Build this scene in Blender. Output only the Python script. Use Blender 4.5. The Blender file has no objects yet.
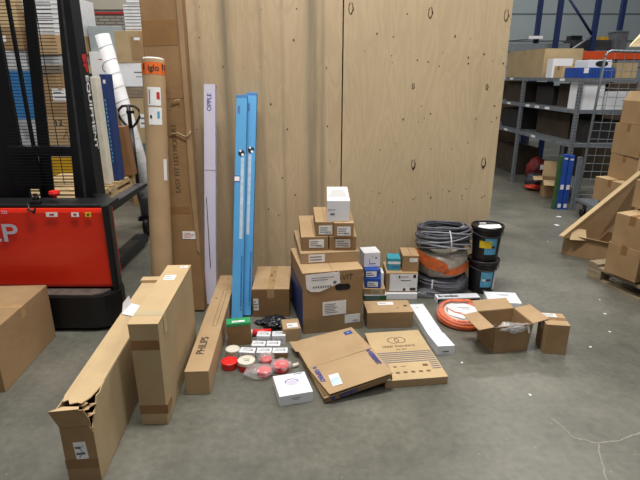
import bpy, bmesh, math, random
from mathutils import Matrix, Vector, Euler, noise
random.seed(7)
R = math.radians
PI = math.pi
scene = bpy.context.scene
COL = scene.collection

# ------------------------------------------------------------------ materials
def lin(c):
    o = []
    for v in c:
        v = v / 255.0
        o.append(v / 12.92 if v <= .04045 else ((v + .055) / 1.055) ** 2.4)
    return (o[0], o[1], o[2], 1)

def N(nt, t, **kw):
    n = nt.nodes.new(t)
    for k, v in kw.items():
        setattr(n, k, v)
    return n

def mat(name, c1, c2=None, scale=8, rough=.6, metal=0, stretch=(1, 1, 1), bump=0, bscale=60, rnd=0, coat=0, spec=.5, detail=4):
    m = bpy.data.materials.new(name); m.use_nodes = True
    nt = m.node_tree; b = nt.nodes['Principled BSDF']
    b.inputs['Roughness'].default_value = rough
    b.inputs['Metallic'].default_value = metal
    b.inputs['Specular IOR Level'].default_value = spec
    b.inputs['Coat Weight'].default_value = coat
    if c2 is None:
        c2 = tuple(v * .93 for v in c1)
    tc = N(nt, 'ShaderNodeTexCoord'); mp = N(nt, 'ShaderNodeMapping'); mp.inputs['Scale'].default_value = stretch
    nt.links.new(tc.outputs['Object'], mp.inputs['Vector'])
    nz = N(nt, 'ShaderNodeTexNoise'); nz.inputs['Scale'].default_value = scale; nz.inputs['Detail'].default_value = detail
    nt.links.new(mp.outputs['Vector'], nz.inputs['Vector'])
    rp = N(nt, 'ShaderNodeValToRGB'); rp.color_ramp.elements[0].position = .35; rp.color_ramp.elements[1].position = .65
    rp.color_ramp.elements[0].color = lin(c2); rp.color_ramp.elements[1].color = lin(c1)
    nt.links.new(nz.outputs['Fac'], rp.inputs['Fac'])
    col = rp.outputs['Color']
    if rnd:
        oi = N(nt, 'ShaderNodeObjectInfo'); mr = N(nt, 'ShaderNodeMapRange')
        mr.inputs['To Min'].default_value = 1 - rnd; mr.inputs['To Max'].default_value = 1 + rnd
        nt.links.new(oi.outputs['Random'], mr.inputs['Value'])
        hs = N(nt, 'ShaderNodeHueSaturation'); nt.links.new(mr.outputs['Result'], hs.inputs['Value']); nt.links.new(col, hs.inputs['Color'])
        col = hs.outputs['Color']
    nt.links.new(col, b.inputs['Base Color'])
    if bump:
        n2 = N(nt, 'ShaderNodeTexNoise'); n2.inputs['Scale'].default_value = bscale
        nt.links.new(tc.outputs['Object'], n2.inputs['Vector'])
        bp = N(nt, 'ShaderNodeBump'); bp.inputs['Strength'].default_value = bump; bp.inputs['Distance'].default_value = .01
        nt.links.new(n2.outputs['Fac'], bp.inputs['Height']); nt.links.new(bp.outputs['Normal'], b.inputs['Normal'])
    return m

M = {}
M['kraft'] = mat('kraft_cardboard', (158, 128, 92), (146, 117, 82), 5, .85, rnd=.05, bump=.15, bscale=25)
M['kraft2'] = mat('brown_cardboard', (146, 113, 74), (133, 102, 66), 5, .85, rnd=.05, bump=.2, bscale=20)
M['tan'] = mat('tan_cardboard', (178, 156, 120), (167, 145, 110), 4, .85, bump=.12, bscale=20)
M['tanlight'] = mat('pale_card_and_lit_tops', (196, 170, 130), (186, 160, 121), 5, .85, bump=.1, bscale=20)  # paler card, also the lit tone put on carton tops
M['kraftlight'] = mat('light_kraft_and_lit_tops', (182, 153, 116), (171, 142, 106), 5, .85, rnd=.04, bump=.1, bscale=20)  # light kraft; on kraft bodies it gives the top its lit tone
M['creme'] = mat('cream_board', (222, 205, 170), None, 5, .8)
M['inner'] = mat('carton_inside', (150, 118, 76), None, 5, .9)
M['palelabel'] = mat('pale_blue_print', (196, 220, 232), None, 20, .6)
M['tape'] = mat('packing_tape', (140, 104, 64), (130, 96, 60), 9, .35)
M['tapeclear'] = mat('clear_packing_tape', (178, 146, 104), None, 9, .25)
M['papertape'] = mat('pale_tape', (190, 172, 135), None, 9, .4)
M['white'] = mat('white_board', (232, 234, 238), (224, 226, 232), 6, .55)
M['whitepaper'] = mat('white_paper', (236, 236, 236), (226, 226, 228), 20, .7)
M['lilac'] = mat('pale_lilac_board', (205, 200, 218), (198, 193, 212), 4, .5)
M['greytext'] = mat('grey_print', (112, 112, 118), None, 60, .7)
M['darktext'] = mat('dark_print', (58, 50, 44), None, 60, .7)
M['fadetext'] = mat('faded_brown_print', (108, 84, 56), None, 60, .7)
M['bluetext'] = mat('blue_print', (64, 72, 142), None, 60, .7)
M['purpletext'] = mat('purple_print', (92, 70, 150), None, 60, .7)
M['redtext'] = mat('red_print', (196, 40, 44), None, 60, .6)
M['black'] = mat('black_plastic', (22, 22, 25), (17, 17, 20), 12, .4)
M['blackmetal'] = mat('black_painted_steel', (21, 21, 24), (15, 15, 18), 10, .45)
M['darkgrey'] = mat('dark_grey_plastic', (60, 60, 64), (46, 46, 50), 14, .5)
M['void'] = mat('hand_hole_dark', (18, 20, 28), None, 10, .9)
M['red'] = mat('red_paint', (232, 50, 22), (222, 42, 18), 2, .35, coat=.3)
M['redplastic'] = mat('red_plastic', (228, 40, 34), (215, 34, 30), 8, .35)
M['pinkred'] = mat('coral_red_plastic', (236, 62, 62), (226, 50, 52), 8, .35)
M['orange'] = mat('orange_cable', (242, 114, 42), (230, 100, 34), 20, .45)
M['orangetape'] = mat('orange_tape', (236, 110, 40), None, 20, .5)
M['yellow'] = mat('yellow_sticker', (226, 200, 40), None, 20, .5)
M['yellowbin'] = mat('yellow_plastic', (206, 156, 20), (186, 138, 14), 4, .5)
M['skyblue'] = mat('sky_blue_board', (84, 160, 212), (76, 150, 204), 3, .45)
M['tubepic'] = mat('pale_tube_picture', (196, 210, 222), (170, 190, 206), 30, .5)
M['midblue'] = mat('mid_blue_board', (56, 120, 178), (50, 112, 170), 3, .45)
M['labelblue'] = mat('light_blue_label', (88, 164, 200), (80, 152, 190), 14, .5)
M['blue'] = mat('blue_board', (38, 82, 170), (32, 70, 156), 6, .5)
M['navy'] = mat('navy_blue_board', (32, 56, 112), None, 6, .6)
M['teal'] = mat('teal_board', (60, 160, 178), (52, 146, 166), 10, .5)
M['green'] = mat('green_board', (48, 158, 92), None, 8, .5)
M['darkgreen'] = mat('dark_green_board', (40, 84, 48), (60, 92, 58), 10, .6)
M['greenblue'] = mat('green_grey_board', (80, 108, 100), None, 10, .6)
M['wood'] = mat('pallet_wood', (196, 170, 126), (168, 142, 102), 6, .8, stretch=(1, 6, 6))
M['woodgrey'] = mat('weathered_pallet_wood', (150, 134, 108), (122, 108, 88), 6, .85, stretch=(6, 1, 6))
M['steel'] = mat('galvanised_steel', (150, 156, 164), (132, 138, 146), 30, .45, metal=.6)
M['steelgrey'] = mat('grey_painted_steel', (128, 134, 140), (112, 118, 124), 20, .5, metal=.2)
M['rackblue'] = mat('blue_rack_paint', (20, 38, 86), None, 5, .5)
M['rackorange'] = mat('orange_rack_paint', (224, 84, 34), None, 5, .5)
M['wiregrey'] = mat('cable_sheath_grey', (104, 106, 116), (78, 80, 90), 30, .45)
M['wirelight'] = mat('cable_sheath_light', (150, 152, 160), None, 30, .45)
M['wiredark'] = mat('cable_sheath_dark', (62, 64, 72), (50, 52, 60), 30, .45)
M['offwhite'] = mat('off_white_plastic', (226, 220, 204), None, 10, .45)
M['whiteroll'] = mat('white_wrapped_roll', (228, 228, 232), (208, 206, 206), 7, .5, bump=.3, bscale=14)
M['bluegrey'] = mat('blue_grey_panel', (158, 168, 172), None, 3, .6)
M['sacking'] = mat('grey_white_sack', (198, 200, 204), (140, 145, 150), 6, .6, bump=.6, bscale=12)
M['brownpanel'] = mat('brown_board', (140, 98, 62), None, 4, .8)
M['platebright'] = mat('worn_grey_steel', (112, 114, 120), (92, 94, 100), 8, .4, metal=.3)
M['ledge'] = mat('dusty_dark_ledge', (98, 88, 80), (70, 62, 58), 14, .7)
M['brownshade'] = mat('brown_shade_carton', (70, 56, 42), (54, 44, 34), 5, .85)  # shelf shade put into the cardboard colour; also a plain brown carton
M['crateshade'] = mat('shade_toned_crate', (44, 42, 42), (34, 32, 32), 5, .7)  # dark colour stands for the shade inside the shelving

def film(name, col, alpha, rough=.15, bump=.8, bscale=18):
    m = mat(name, col, None, 10, rough, bump=bump, bscale=bscale)
    b = m.node_tree.nodes['Principled BSDF']
    b.inputs['Alpha'].default_value = alpha
    b.inputs['Specular IOR Level'].default_value = .8
    return m
M['film'] = film('clear_plastic_film', (236, 236, 240), .27, .05, 1.0, 30)
M['filmthin'] = film('thin_plastic_film', (230, 230, 234), .12, .05, 1.0, 30)
M['filmmilky'] = film('milky_plastic_film', (190, 186, 178), .55, .25)
M['filmgrey'] = film('grey_plastic_film', (150, 152, 160), .35, .15)
M['blackbag'] = mat('black_plastic_bag', (46, 48, 54), (30, 32, 38), 20, .22, bump=1, bscale=30)

def floor_mat():
    m = bpy.data.materials.new('polished_concrete'); m.use_nodes = True
    nt = m.node_tree; b = nt.nodes['Principled BSDF']
    tc = N(nt, 'ShaderNodeTexCoord')
    n1 = N(nt, 'ShaderNodeTexNoise'); n1.inputs['Scale'].default_value = 1.3; n1.inputs['Detail'].default_value = 8; n1.inputs['Roughness'].default_value = .65
    nt.links.new(tc.outputs['Object'], n1.inputs['Vector'])
    r1 = N(nt, 'ShaderNodeValToRGB'); r1.color_ramp.elements[0].position = .32; r1.color_ramp.elements[1].position = .7
    r1.color_ramp.elements[0].color = lin((82, 83, 76)); r1.color_ramp.elements[1].color = lin((120, 118, 107))
    nt.links.new(n1.outputs['Fac'], r1.inputs['Fac'])
    n2 = N(nt, 'ShaderNodeTexNoise'); n2.inputs['Scale'].default_value = 26; n2.inputs['Detail'].default_value = 6
    nt.links.new(tc.outputs['Object'], n2.inputs['Vector'])
    mx = N(nt, 'ShaderNodeMixRGB', blend_type='OVERLAY'); mx.inputs['Fac'].default_value = .35
    nt.links.new(r1.outputs['Color'], mx.inputs['Color1']); nt.links.new(n2.outputs['Fac'], mx.inputs['Color2'])
    # pale specks of grit and scuffs
    vo = N(nt, 'ShaderNodeTexVoronoi'); vo.inputs['Scale'].default_value = 9
    nt.links.new(tc.outputs['Object'], vo.inputs['Vector'])
    r3 = N(nt, 'ShaderNodeValToRGB'); r3.color_ramp.elements[0].position = .025; r3.color_ramp.elements[1].position = .05
    r3.color_ramp.elements[0].color = (1, 1, 1, 1); r3.color_ramp.elements[1].color = (0, 0, 0, 1)
    nt.links.new(vo.outputs['Distance'], r3.inputs['Fac'])
    m2 = N(nt, 'ShaderNodeMixRGB', blend_type='SCREEN'); nt.links.new(mx.outputs['Color'], m2.inputs['Color1'])
    m3 = N(nt, 'ShaderNodeMixRGB', blend_type='MULTIPLY'); m3.inputs['Fac'].default_value = 1; m3.inputs['Color2'].default_value = (.12, .12, .11, 1)
    nt.links.new(r3.outputs['Color'], m3.inputs['Color1']); nt.links.new(m3.outputs['Color'], m2.inputs['Color2']); m2.inputs['Fac'].default_value = 1
    nt.links.new(m2.outputs['Color'], b.inputs['Base Color'])
    r2 = N(nt, 'ShaderNodeMapRange'); r2.inputs['To Min'].default_value = .3; r2.inputs['To Max'].default_value = .48
    nt.links.new(n1.outputs['Fac'], r2.inputs['Value']); nt.links.new(r2.outputs['Result'], b.inputs['Roughness'])
    bp = N(nt, 'ShaderNodeBump'); bp.inputs['Strength'].default_value = .08; bp.inputs['Distance'].default_value = .01
    nt.links.new(n2.outputs['Fac'], bp.inputs['Height']); nt.links.new(bp.outputs['Normal'], b.inputs['Normal'])
    return m
M['floor'] = floor_mat()

def ply_mat(name, base, dark, streaks):
    m = bpy.data.materials.new(name); m.use_nodes = True
    nt = m.node_tree; b = nt.nodes['Principled BSDF']; b.inputs['Roughness'].default_value = .6
    tc = N(nt, 'ShaderNodeTexCoord')
    mp = N(nt, 'ShaderNodeMapping'); mp.inputs['Scale'].default_value = (1, 1, .16)
    nt.links.new(tc.outputs['Object'], mp.inputs['Vector'])
    n1 = N(nt, 'ShaderNodeTexNoise'); n1.inputs['Scale'].default_value = 5; n1.inputs['Detail'].default_value = 3; n1.inputs['Distortion'].default_value = 1.5
    nt.links.new(mp.outputs['Vector'], n1.inputs['Vector'])
    # cathedral rings: sine of a stretched noise
    mu = N(nt, 'ShaderNodeMath', operation='MULTIPLY'); mu.inputs[1].default_value = 55
    nt.links.new(n1.outputs['Fac'], mu.inputs[0])
    sn = N(nt, 'ShaderNodeMath', operation='SINE'); nt.links.new(mu.outputs[0], sn.inputs[0])
    mr = N(nt, 'ShaderNodeMapRange'); mr.inputs['From Min'].default_value = -1; nt.links.new(sn.outputs[0], mr.inputs['Value'])
    n2 = N(nt, 'ShaderNodeTexNoise'); n2.inputs['Scale'].default_value = 1.4; n2.inputs['Detail'].default_value = 5
    nt.links.new(tc.outputs['Object'], n2.inputs['Vector'])
    mixf = N(nt, 'ShaderNodeMath', operation='MULTIPLY_ADD'); mixf.inputs[1].default_value = .3
    nt.links.new(mr.outputs['Result'], mixf.inputs[0]); nt.links.new(n2.outputs['Fac'], mixf.inputs[2])
    rp = N(nt, 'ShaderNodeValToRGB'); rp.color_ramp.elements[0].position = .35; rp.color_ramp.elements[1].position = .95
    rp.color_ramp.elements[0].color = lin(base); rp.color_ramp.elements[1].color = lin(dark)
    nt.links.new(mixf.outputs[0], rp.inputs['Fac'])
    col = rp.outputs['Color']
    n3 = N(nt, 'ShaderNodeTexNoise'); n3.inputs['Scale'].default_value = 30; n3.inputs['Detail'].default_value = 3
    mp3 = N(nt, 'ShaderNodeMapping'); mp3.inputs['Scale'].default_value = (1, 1, .03)
    nt.links.new(tc.outputs['Object'], mp3.inputs['Vector']); nt.links.new(mp3.outputs['Vector'], n3.inputs['Vector'])
    sp = N(nt, 'ShaderNodeSeparateXYZ'); nt.links.new(tc.outputs['Object'], sp.inputs[0])
    for x0, w, amt in streaks:      # grey streaks running with the grain
        s = N(nt, 'ShaderNodeMath', operation='SUBTRACT'); s.inputs[1].default_value = x0; nt.links.new(sp.outputs['X'], s.inputs[0])
        a = N(nt, 'ShaderNodeMath', operation='ABSOLUTE'); nt.links.new(s.outputs[0], a.inputs[0])
        r = N(nt, 'ShaderNodeMapRange'); r.inputs['From Min'].default_value = 0; r.inputs['From Max'].default_value = w
        r.inputs['To Min'].default_value = amt; r.inputs['To Max'].default_value = 0
        nt.links.new(a.outputs[0], r.inputs['Value'])
        k = N(nt, 'ShaderNodeMath', operation='MULTIPLY'); nt.links.new(r.outputs['Result'], k.inputs[0]); nt.links.new(n3.outputs['Fac'], k.inputs[1])
        mx = N(nt, 'ShaderNodeMixRGB'); mx.inputs['Color2'].default_value = lin((122, 112, 94))
        nt.links.new(k.outputs[0], mx.inputs['Fac']); nt.links.new(col, mx.inputs['Color1']); col = mx.outputs['Color']
    nt.links.new(col, b.inputs['Base Color'])
    return m
M['plyleft'] = ply_mat('plywood_streaked', (208, 184, 150), (192, 168, 134), [(-.70, .07, 1.3), (-.06, .08, 1.3), (.02, .03, .9), (-.44, .03, .5), (-.9, .04, .6), (-.28, .02, .5)])
M['plyright'] = ply_mat('plywood_plain', (208, 186, 151), (194, 171, 137), [(1.2, .03, .2)])

def brick_mat():
    m = bpy.data.materials.new('pale_grey_brick'); m.use_nodes = True
    nt = m.node_tree; b = nt.nodes['Principled BSDF']; b.inputs['Roughness'].default_value = .8
    tc = N(nt, 'ShaderNodeTexCoord'); mp = N(nt, 'ShaderNodeMapping'); mp.inputs['Rotation'].default_value = (R(90), 0, 0)
    nt.links.new(tc.outputs['Object'], mp.inputs['Vector'])
    br = N(nt, 'ShaderNodeTexBrick'); br.inputs['Scale'].default_value = 1; br.inputs['Brick Width'].default_value = .24; br.inputs['Row Height'].default_value = .06
    br.inputs['Mortar Size'].default_value = .012; br.inputs['Color1'].default_value = lin((160, 154, 146)); br.inputs['Color2'].default_value = lin((146, 140, 132)); br.inputs['Mortar'].default_value = lin((104, 98, 92))
    nt.links.new(mp.outputs['Vector'], br.inputs['Vector']); nt.links.new(br.outputs['Color'], b.inputs['Base Color'])
    return m
M['brick'] = brick_mat()
M['beigewall'] = mat('beige_cladding', (184, 178, 162), None, 2, .7)
M['greywall'] = mat('grey_cladding', (152, 162, 166), (146, 156, 160), 1.2, .6)
M['seam'] = mat('cladding_seam', (96, 104, 108), None, 4, .7)
M['redband'] = mat('red_band_paint', (190, 40, 30), None, 4, .6)

# ------------------------------------------------------------------ mesh helpers
def finish(bm, name, m, parent=None, smooth=False, mx=None):
    if mx is not None:
        bm.transform(mx)
    bmesh.ops.recalc_face_normals(bm, faces=bm.faces[:])
    me = bpy.data.meshes.new(name); bm.to_mesh(me); bm.free()
    me.materials.append(m if not isinstance(m, str) else M[m])
    if smooth:
        for p in me.polygons: p.use_smooth = True
    o = bpy.data.objects.new(name, me); COL.objects.link(o)
    if parent is not None: o.parent = parent
    return o

def addbox(bm, c, s, mx=None, bevel=0):
    r = bmesh.ops.create_cube(bm, size=1)
    vs = r['verts']
    bmesh.ops.scale(bm, vec=s, verts=vs); bmesh.ops.translate(bm, vec=c, verts=vs)
    if bevel:
        es = list({e for v in vs for e in v.link_edges})
        rr = bmesh.ops.bevel(bm, geom=es, offset=bevel, segments=2, affect='EDGES', profile=.5)
        vs = rr['verts']
        vs = list({v for f in rr['faces'] for v in f.verts} | set(v for v in vs))
    if mx is not None: bmesh.ops.transform(bm, matrix=mx, verts=[v for v in vs if v.is_valid])
    return vs

def box(name, c, s, m, parent=None, bevel=0, mx=None):
    bm = bmesh.new(); addbox(bm, c, s, None, bevel)
    return finish(bm, name, m, parent, mx=mx)

def boxes(name, lst, m, parent=None, mx=None):
    if name in ('packing_tape', 'pale_tape', 'green_band', 'hand_slot') and len(lst) > 1:
        for q in lst: r = boxes(name, [q], m, parent, mx)
        return r
    bm = bmesh.new()
    for c, s in lst: addbox(bm, c, s)
    return finish(bm, name, m, parent, mx=mx)

def addtube(bm, p0, p1, r0, r1=None, seg=12):
    p0 = Vector(p0); p1 = Vector(p1); d = p1 - p0
    r1 = r0 if r1 is None else r1
    q = d.to_track_quat('Z', 'Y').to_matrix().to_4x4()
    bmesh.ops.create_cone(bm, cap_ends=True, segments=seg, radius1=r0, radius2=r1, depth=d.length, matrix=Matrix.Translation((p0 + p1) / 2) @ q)

def tube(name, p0, p1, r, m, parent=None, r1=None, seg=16, smooth=True):
    bm = bmesh.new(); addtube(bm, p0, p1, r, r1, seg)
    o = finish(bm, name, m, parent)
    if smooth:
        for p in o.data.polygons: p.use_smooth = len(p.vertices) == 4
    return o

def addpath(bm, pts, r, seg=8, closed=False):
    n = len(pts); rings = []
    pts = [Vector(p) for p in pts]
    up = Vector((0, 0, 1))
    for i, p in enumerate(pts):
        if closed: t = pts[(i + 1) % n] - pts[i - 1]
        else: t = pts[min(i + 1, n - 1)] - pts[max(i - 1, 0)]
        t.normalize()
        a = t.cross(up)
        if a.length < .05: a = t.cross(Vector((1, 0, 0)))
        a.normalize(); b = t.cross(a)
        rings.append([bm.verts.new(p + (a * math.cos(2 * PI * k / seg) + b * math.sin(2 * PI * k / seg)) * r) for k in range(seg)])
    for i in range(n if closed else n - 1):
        A = rings[i]; B = rings[(i + 1) % n]
        for k in range(seg):
            bm.faces.new((A[k], A[(k + 1) % seg], B[(k + 1) % seg], B[k]))
    if not closed:
        bm.faces.new(rings[0]); bm.faces.new(rings[-1])

def path(name, pts, r, m, parent=None, seg=8, closed=False):
    bm = bmesh.new(); addpath(bm, pts, r, seg, closed)
    return finish(bm, name, m, parent, smooth=True)

def lathe(name, prof, m, parent=None, seg=40, c=(0, 0, 0), mx=None, smooth=True):
    bm = bmesh.new(); rings = []
    for r, z in prof:
        if r < 1e-5: rings.append([bm.verts.new((c[0], c[1], c[2] + z))])
        else: rings.append([bm.verts.new((c[0] + r * math.cos(2 * PI * k / seg), c[1] + r * math.sin(2 * PI * k / seg), c[2] + z)) for k in range(seg)])
    for A, B in zip(rings, rings[1:]):
        for k in range(seg):
            a = A[k % len(A)]; a2 = A[(k + 1) % len(A)]; b = B[k % len(B)]; b2 = B[(k + 1) % len(B)]
            vs = []
            for v in (a, a2, b2, b):
                if v not in vs: vs.append(v)
            if len(vs) > 2: bm.faces.new(vs)
    o = finish(bm, name, m, parent, mx=mx)
    if smooth:
        for p in o.data.polygons: p.use_smooth = True
        o.data.set_sharp_from_angle(angle=R(35))
    return o

def slab(bm, pts, n, t):
    """solid sheet: polygon pts extruded by n*t"""
    n = Vector(n).normalized() * t
    A = [bm.verts.new(Vector(p)) for p in pts]; B = [bm.verts.new(Vector(p) + n) for p in pts]
    bm.faces.new(A); bm.faces.new(B[::-1])
    k = len(pts)
    for i in range(k): bm.faces.new((A[i], A[(i + 1) % k], B[(i + 1) % k], B[i]))

def sheet(name, pts, m, parent=None, t=.004, n=None):
    p = [Vector(q) for q in pts]
    if n is None: n = (p[1] - p[0]).cross(p[2] - p[0])
    bm = bmesh.new(); slab(bm, p, n, t)
    return finish(bm, name, m, parent)

def text(name, s, size, m, parent, mx, align='CENTER', sx=1, bold=0):
    cu = bpy.data.curves.new(name + '_c', 'FONT'); cu.body = s; cu.size = size; cu.extrude = .0004; cu.align_x = align; cu.align_y = 'CENTER'; cu.offset = bold
    tmp = bpy.data.objects.new(name + '_t', cu); COL.objects.link(tmp)
    bpy.context.view_layer.update()
    me = bpy.data.meshes.new_from_object(tmp.evaluated_get(bpy.context.evaluated_depsgraph_get()))
    bpy.data.objects.remove(tmp); bpy.data.curves.remove(cu)
    me.transform(mx @ Matrix.Diagonal((sx, 1, 1, 1))); me.name = name
    me.materials.clear(); me.materials.append(M[m])
    o = bpy.data.objects.new(name, me); COL.objects.link(o); o.parent = parent
    return o

def tag(o, label=None, cat=None, group=None, kind=None):
    if label: o['label'] = label
    if cat: o['category'] = cat
    if group: o['group'] = group
    if kind: o['kind'] = kind
    return o

def thing(name, label, cat, loc=(0, 0, 0), yaw=0, rx=0, ry=0, group=None):
    o = bpy.data.objects.new(name, None); COL.objects.link(o); o.empty_display_size = .05
    o.location = loc
    # yaw about z, then lean: rx<0 leans back (away), ry>0 leans to +x
    o.rotation_euler = (Matrix.Rotation(R(yaw), 4, 'Z') @ Matrix.Rotation(R(ry), 4, 'Y') @ Matrix.Rotation(R(rx), 4, 'X')).to_euler()
    return tag(o, label, cat, group)

def struct(o): o['kind'] = 'structure'; return o

def face_mx(dim, face, u=0, v=0, lift=.0008, rot=0):
    """frame on a face of a box standing on z=0 centred in xy. u right, v up, from the face centre"""
    w, d, h = dim
    if face == 'F': o = Vector((0, -d / 2, h / 2)); U = Vector((1, 0, 0)); V = Vector((0, 0, 1))
    elif face == 'B': o = Vector((0, d / 2, h / 2)); U = Vector((-1, 0, 0)); V = Vector((0, 0, 1))
    elif face == 'L': o = Vector((-w / 2, 0, h / 2)); U = Vector((0, -1, 0)); V = Vector((0, 0, 1))
    elif face == 'R': o = Vector((w / 2, 0, h / 2)); U = Vector((0, 1, 0)); V = Vector((0, 0, 1))
    else: o = Vector((0, 0, h)); U = Vector((1, 0, 0)); V = Vector((0, 1, 0))
    W = U.cross(V)
    m = Matrix.Identity(4)
    for i in range(3):
        m[i][0] = U[i]; m[i][1] = V[i]; m[i][2] = W[i]
    p = o + U * u + V * v + W * lift
    return Matrix.Translation(p) @ m @ Matrix.Rotation(R(rot), 4, 'Z')

def sticker(par, dim, face, u, v, w, h, lines=4, rot=0, m='whitepaper', ink='greytext', barcode=False, name='shipping_label', lift=.0008, seed=1):
    mx = face_mx(dim, face, u, v, lift, rot)
    st = box(name, (0, 0, 0), (w, h, .001), m, par, mx=mx)
    rg = random.Random(seed); L = []
    for i in range(lines):
        yy = h * (.36 - .72 * (i + .5) / lines); ll = w * rg.uniform(.4, .8)
        L.append(((-w * .42 + ll / 2, yy, .0008), (ll, h * .25 / max(lines, 2), .0006)))
    if barcode:
        x = w * .05
        while x < w * .4:
            b = rg.choice((.02, .035)) * w; L.append(((x, -h * .28, .0009), (b, h * .25, .0006))); x += b * 2
    if L: boxes('printing', L, ink, st, mx=mx)
    return st

def carton(name, label, cat, loc, dim, yaw=0, m='kraft', rx=0, ry=0, group=None, seam='y', tape='tape', topm=None, band=None, rim=None, bev=.003):
    """closed carton: body, two top flaps with a gap, tape along the seam and down both ends"""
    w, d, h = dim
    e = thing(name, label, cat, loc, yaw, rx, ry, group)
    ft = .003
    body = box('carton_body', (0, 0, (h - ft) / 2), (w, d, h - ft), m, e, bevel=bev)
    g = .002
    if seam == 'y':
        for s in (-1, 1): box('top_flap', (s * (w / 4 + g / 2), 0, h - ft / 2), (w / 2 - g, d, ft), topm or m, e)  # a lighter topm puts the light from above into the flap colour
    elif seam == 'x':
        for s in (-1, 1): box('top_flap', (0, s * (d / 4 + g / 2), h - ft / 2), (w, d / 2 - g, ft), topm or m, e)
    else:
        box('lid', (0, 0, h - ft / 2), (w, d, ft), topm or m, e)
    if tape:
        t = min(.05, min(w, d) * .28); dn = min(.07, h * .35)
        if seam == 'y': L = [((0, 0, h + .0004), (t, d + .001, .0008)), ((0, -d / 2 - .0004, h - dn / 2), (t, .0008, dn)), ((0, d / 2 + .0004, h - dn / 2), (t, .0008, dn))]
        elif seam == 'x': L = [((0, 0, h + .0004), (w + .001, t, .0008)), ((-w / 2 - .0004, 0, h - dn / 2), (.0008, t, dn)), ((w / 2 + .0004, 0, h - dn / 2), (.0008, t, dn))]
        else: L = []
        for q in L: boxes('packing_tape', [q], tape, e)
    return e

def blob(name, c, s, m, parent=None, amp=.25, sub=4, seed=0, flat=None, freq=1.6):
    """crumpled bag-like lump"""
    bm = bmesh.new(); bmesh.ops.create_icosphere(bm, subdivisions=sub, radius=1)
    off = Vector((seed * 3.1, seed * 1.7, seed * .9))
    for v in bm.verts:
        n = noise.noise(v.co * freq + off) + .5 * noise.noise(v.co * freq * 2.7 + off) + .3 * abs(noise.noise(v.co * freq * 6 + off))
        v.co = v.co * (1 + amp * n)
        v.co = Vector((v.co.x * s[0] + c[0], v.co.y * s[1] + c[1], v.co.z * s[2] + c[2]))
        if flat is not None and v.co.z < flat: v.co.z = flat
    return finish(bm, name, m, parent, smooth=True)

# ------------------------------------------------------------------ the setting
fl = struct(box('floor', (0, 6, -.05), (26, 20, .1), 'floor'))
def crack(pts, w=.009):
    bm = bmesh.new(); P = []
    for a, b in zip(pts, pts[1:]):
        a = Vector((a[0], a[1])); b = Vector((b[0], b[1])); k = 6
        for i in range(k): P.append(a.lerp(b, i / k))
    P.append(Vector(pts[-1]))
    L = []; Rr = []
    for i, p in enumerate(P):
        t = (P[min(i + 1, len(P) - 1)] - P[max(i - 1, 0)]).normalized(); nn = Vector((-t.y, t.x))
        j = Vector((noise.noise(Vector((p.x * 30, p.y * 30, 0))), noise.noise(Vector((p.x * 30, p.y * 30, 9))))) * .008
        ww = w * (.5 + random.random() * .6)
        L.append(bm.verts.new((*(p + j + nn * ww / 2), .0006))); Rr.append(bm.verts.new((*(p + j - nn * ww / 2), .0006)))
    for i in range(len(P) - 1): bm.faces.new((L[i], L[i + 1], Rr[i + 1], Rr[i]))
    return bm
M['crack'] = mat('filled_crack', (152, 146, 134), (136, 132, 122), 60, .8)
cb = crack([(1.165, 2.11), (1.188, 2.059), (1.217, 1.966), (1.309, 1.932), (1.424, 1.952), (1.549, 2.001), (1.75, 2.02)])
struct(finish(cb, 'floor_crack', 'crack', fl))
cb = crack([(1.309, 1.932), (1.277, 1.854), (1.224, 1.706), (1.21, 1.5)], .008)
struct(finish(cb, 'floor_crack', 'crack', fl))

# rear walls of the hall
struct(box('wall_back_left', (-5.2, 11.6, 1.42), (9.6, .2, 2.84), 'brick'))
struct(box('trim_1', (-5.2, 11.59, 2.86), (9.6, .22, .04), 'redband'))
struct(box('wall_back_upper', (-5.2, 11.6, 4.5), (9.6, .2, 3.14), 'beigewall'))
wb = struct(box('wall_back_right', (6.3, 13.1, 3), (13.4, .2, 6), 'greywall'))
struct(boxes('cladding_seams', [((6.3, 12.995, z), (13.4, .01, .03)) for z in (1.2, 1.8, 2.4, 3.0, 3.6, 4.2, 4.8)], 'seam', wb))

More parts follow.
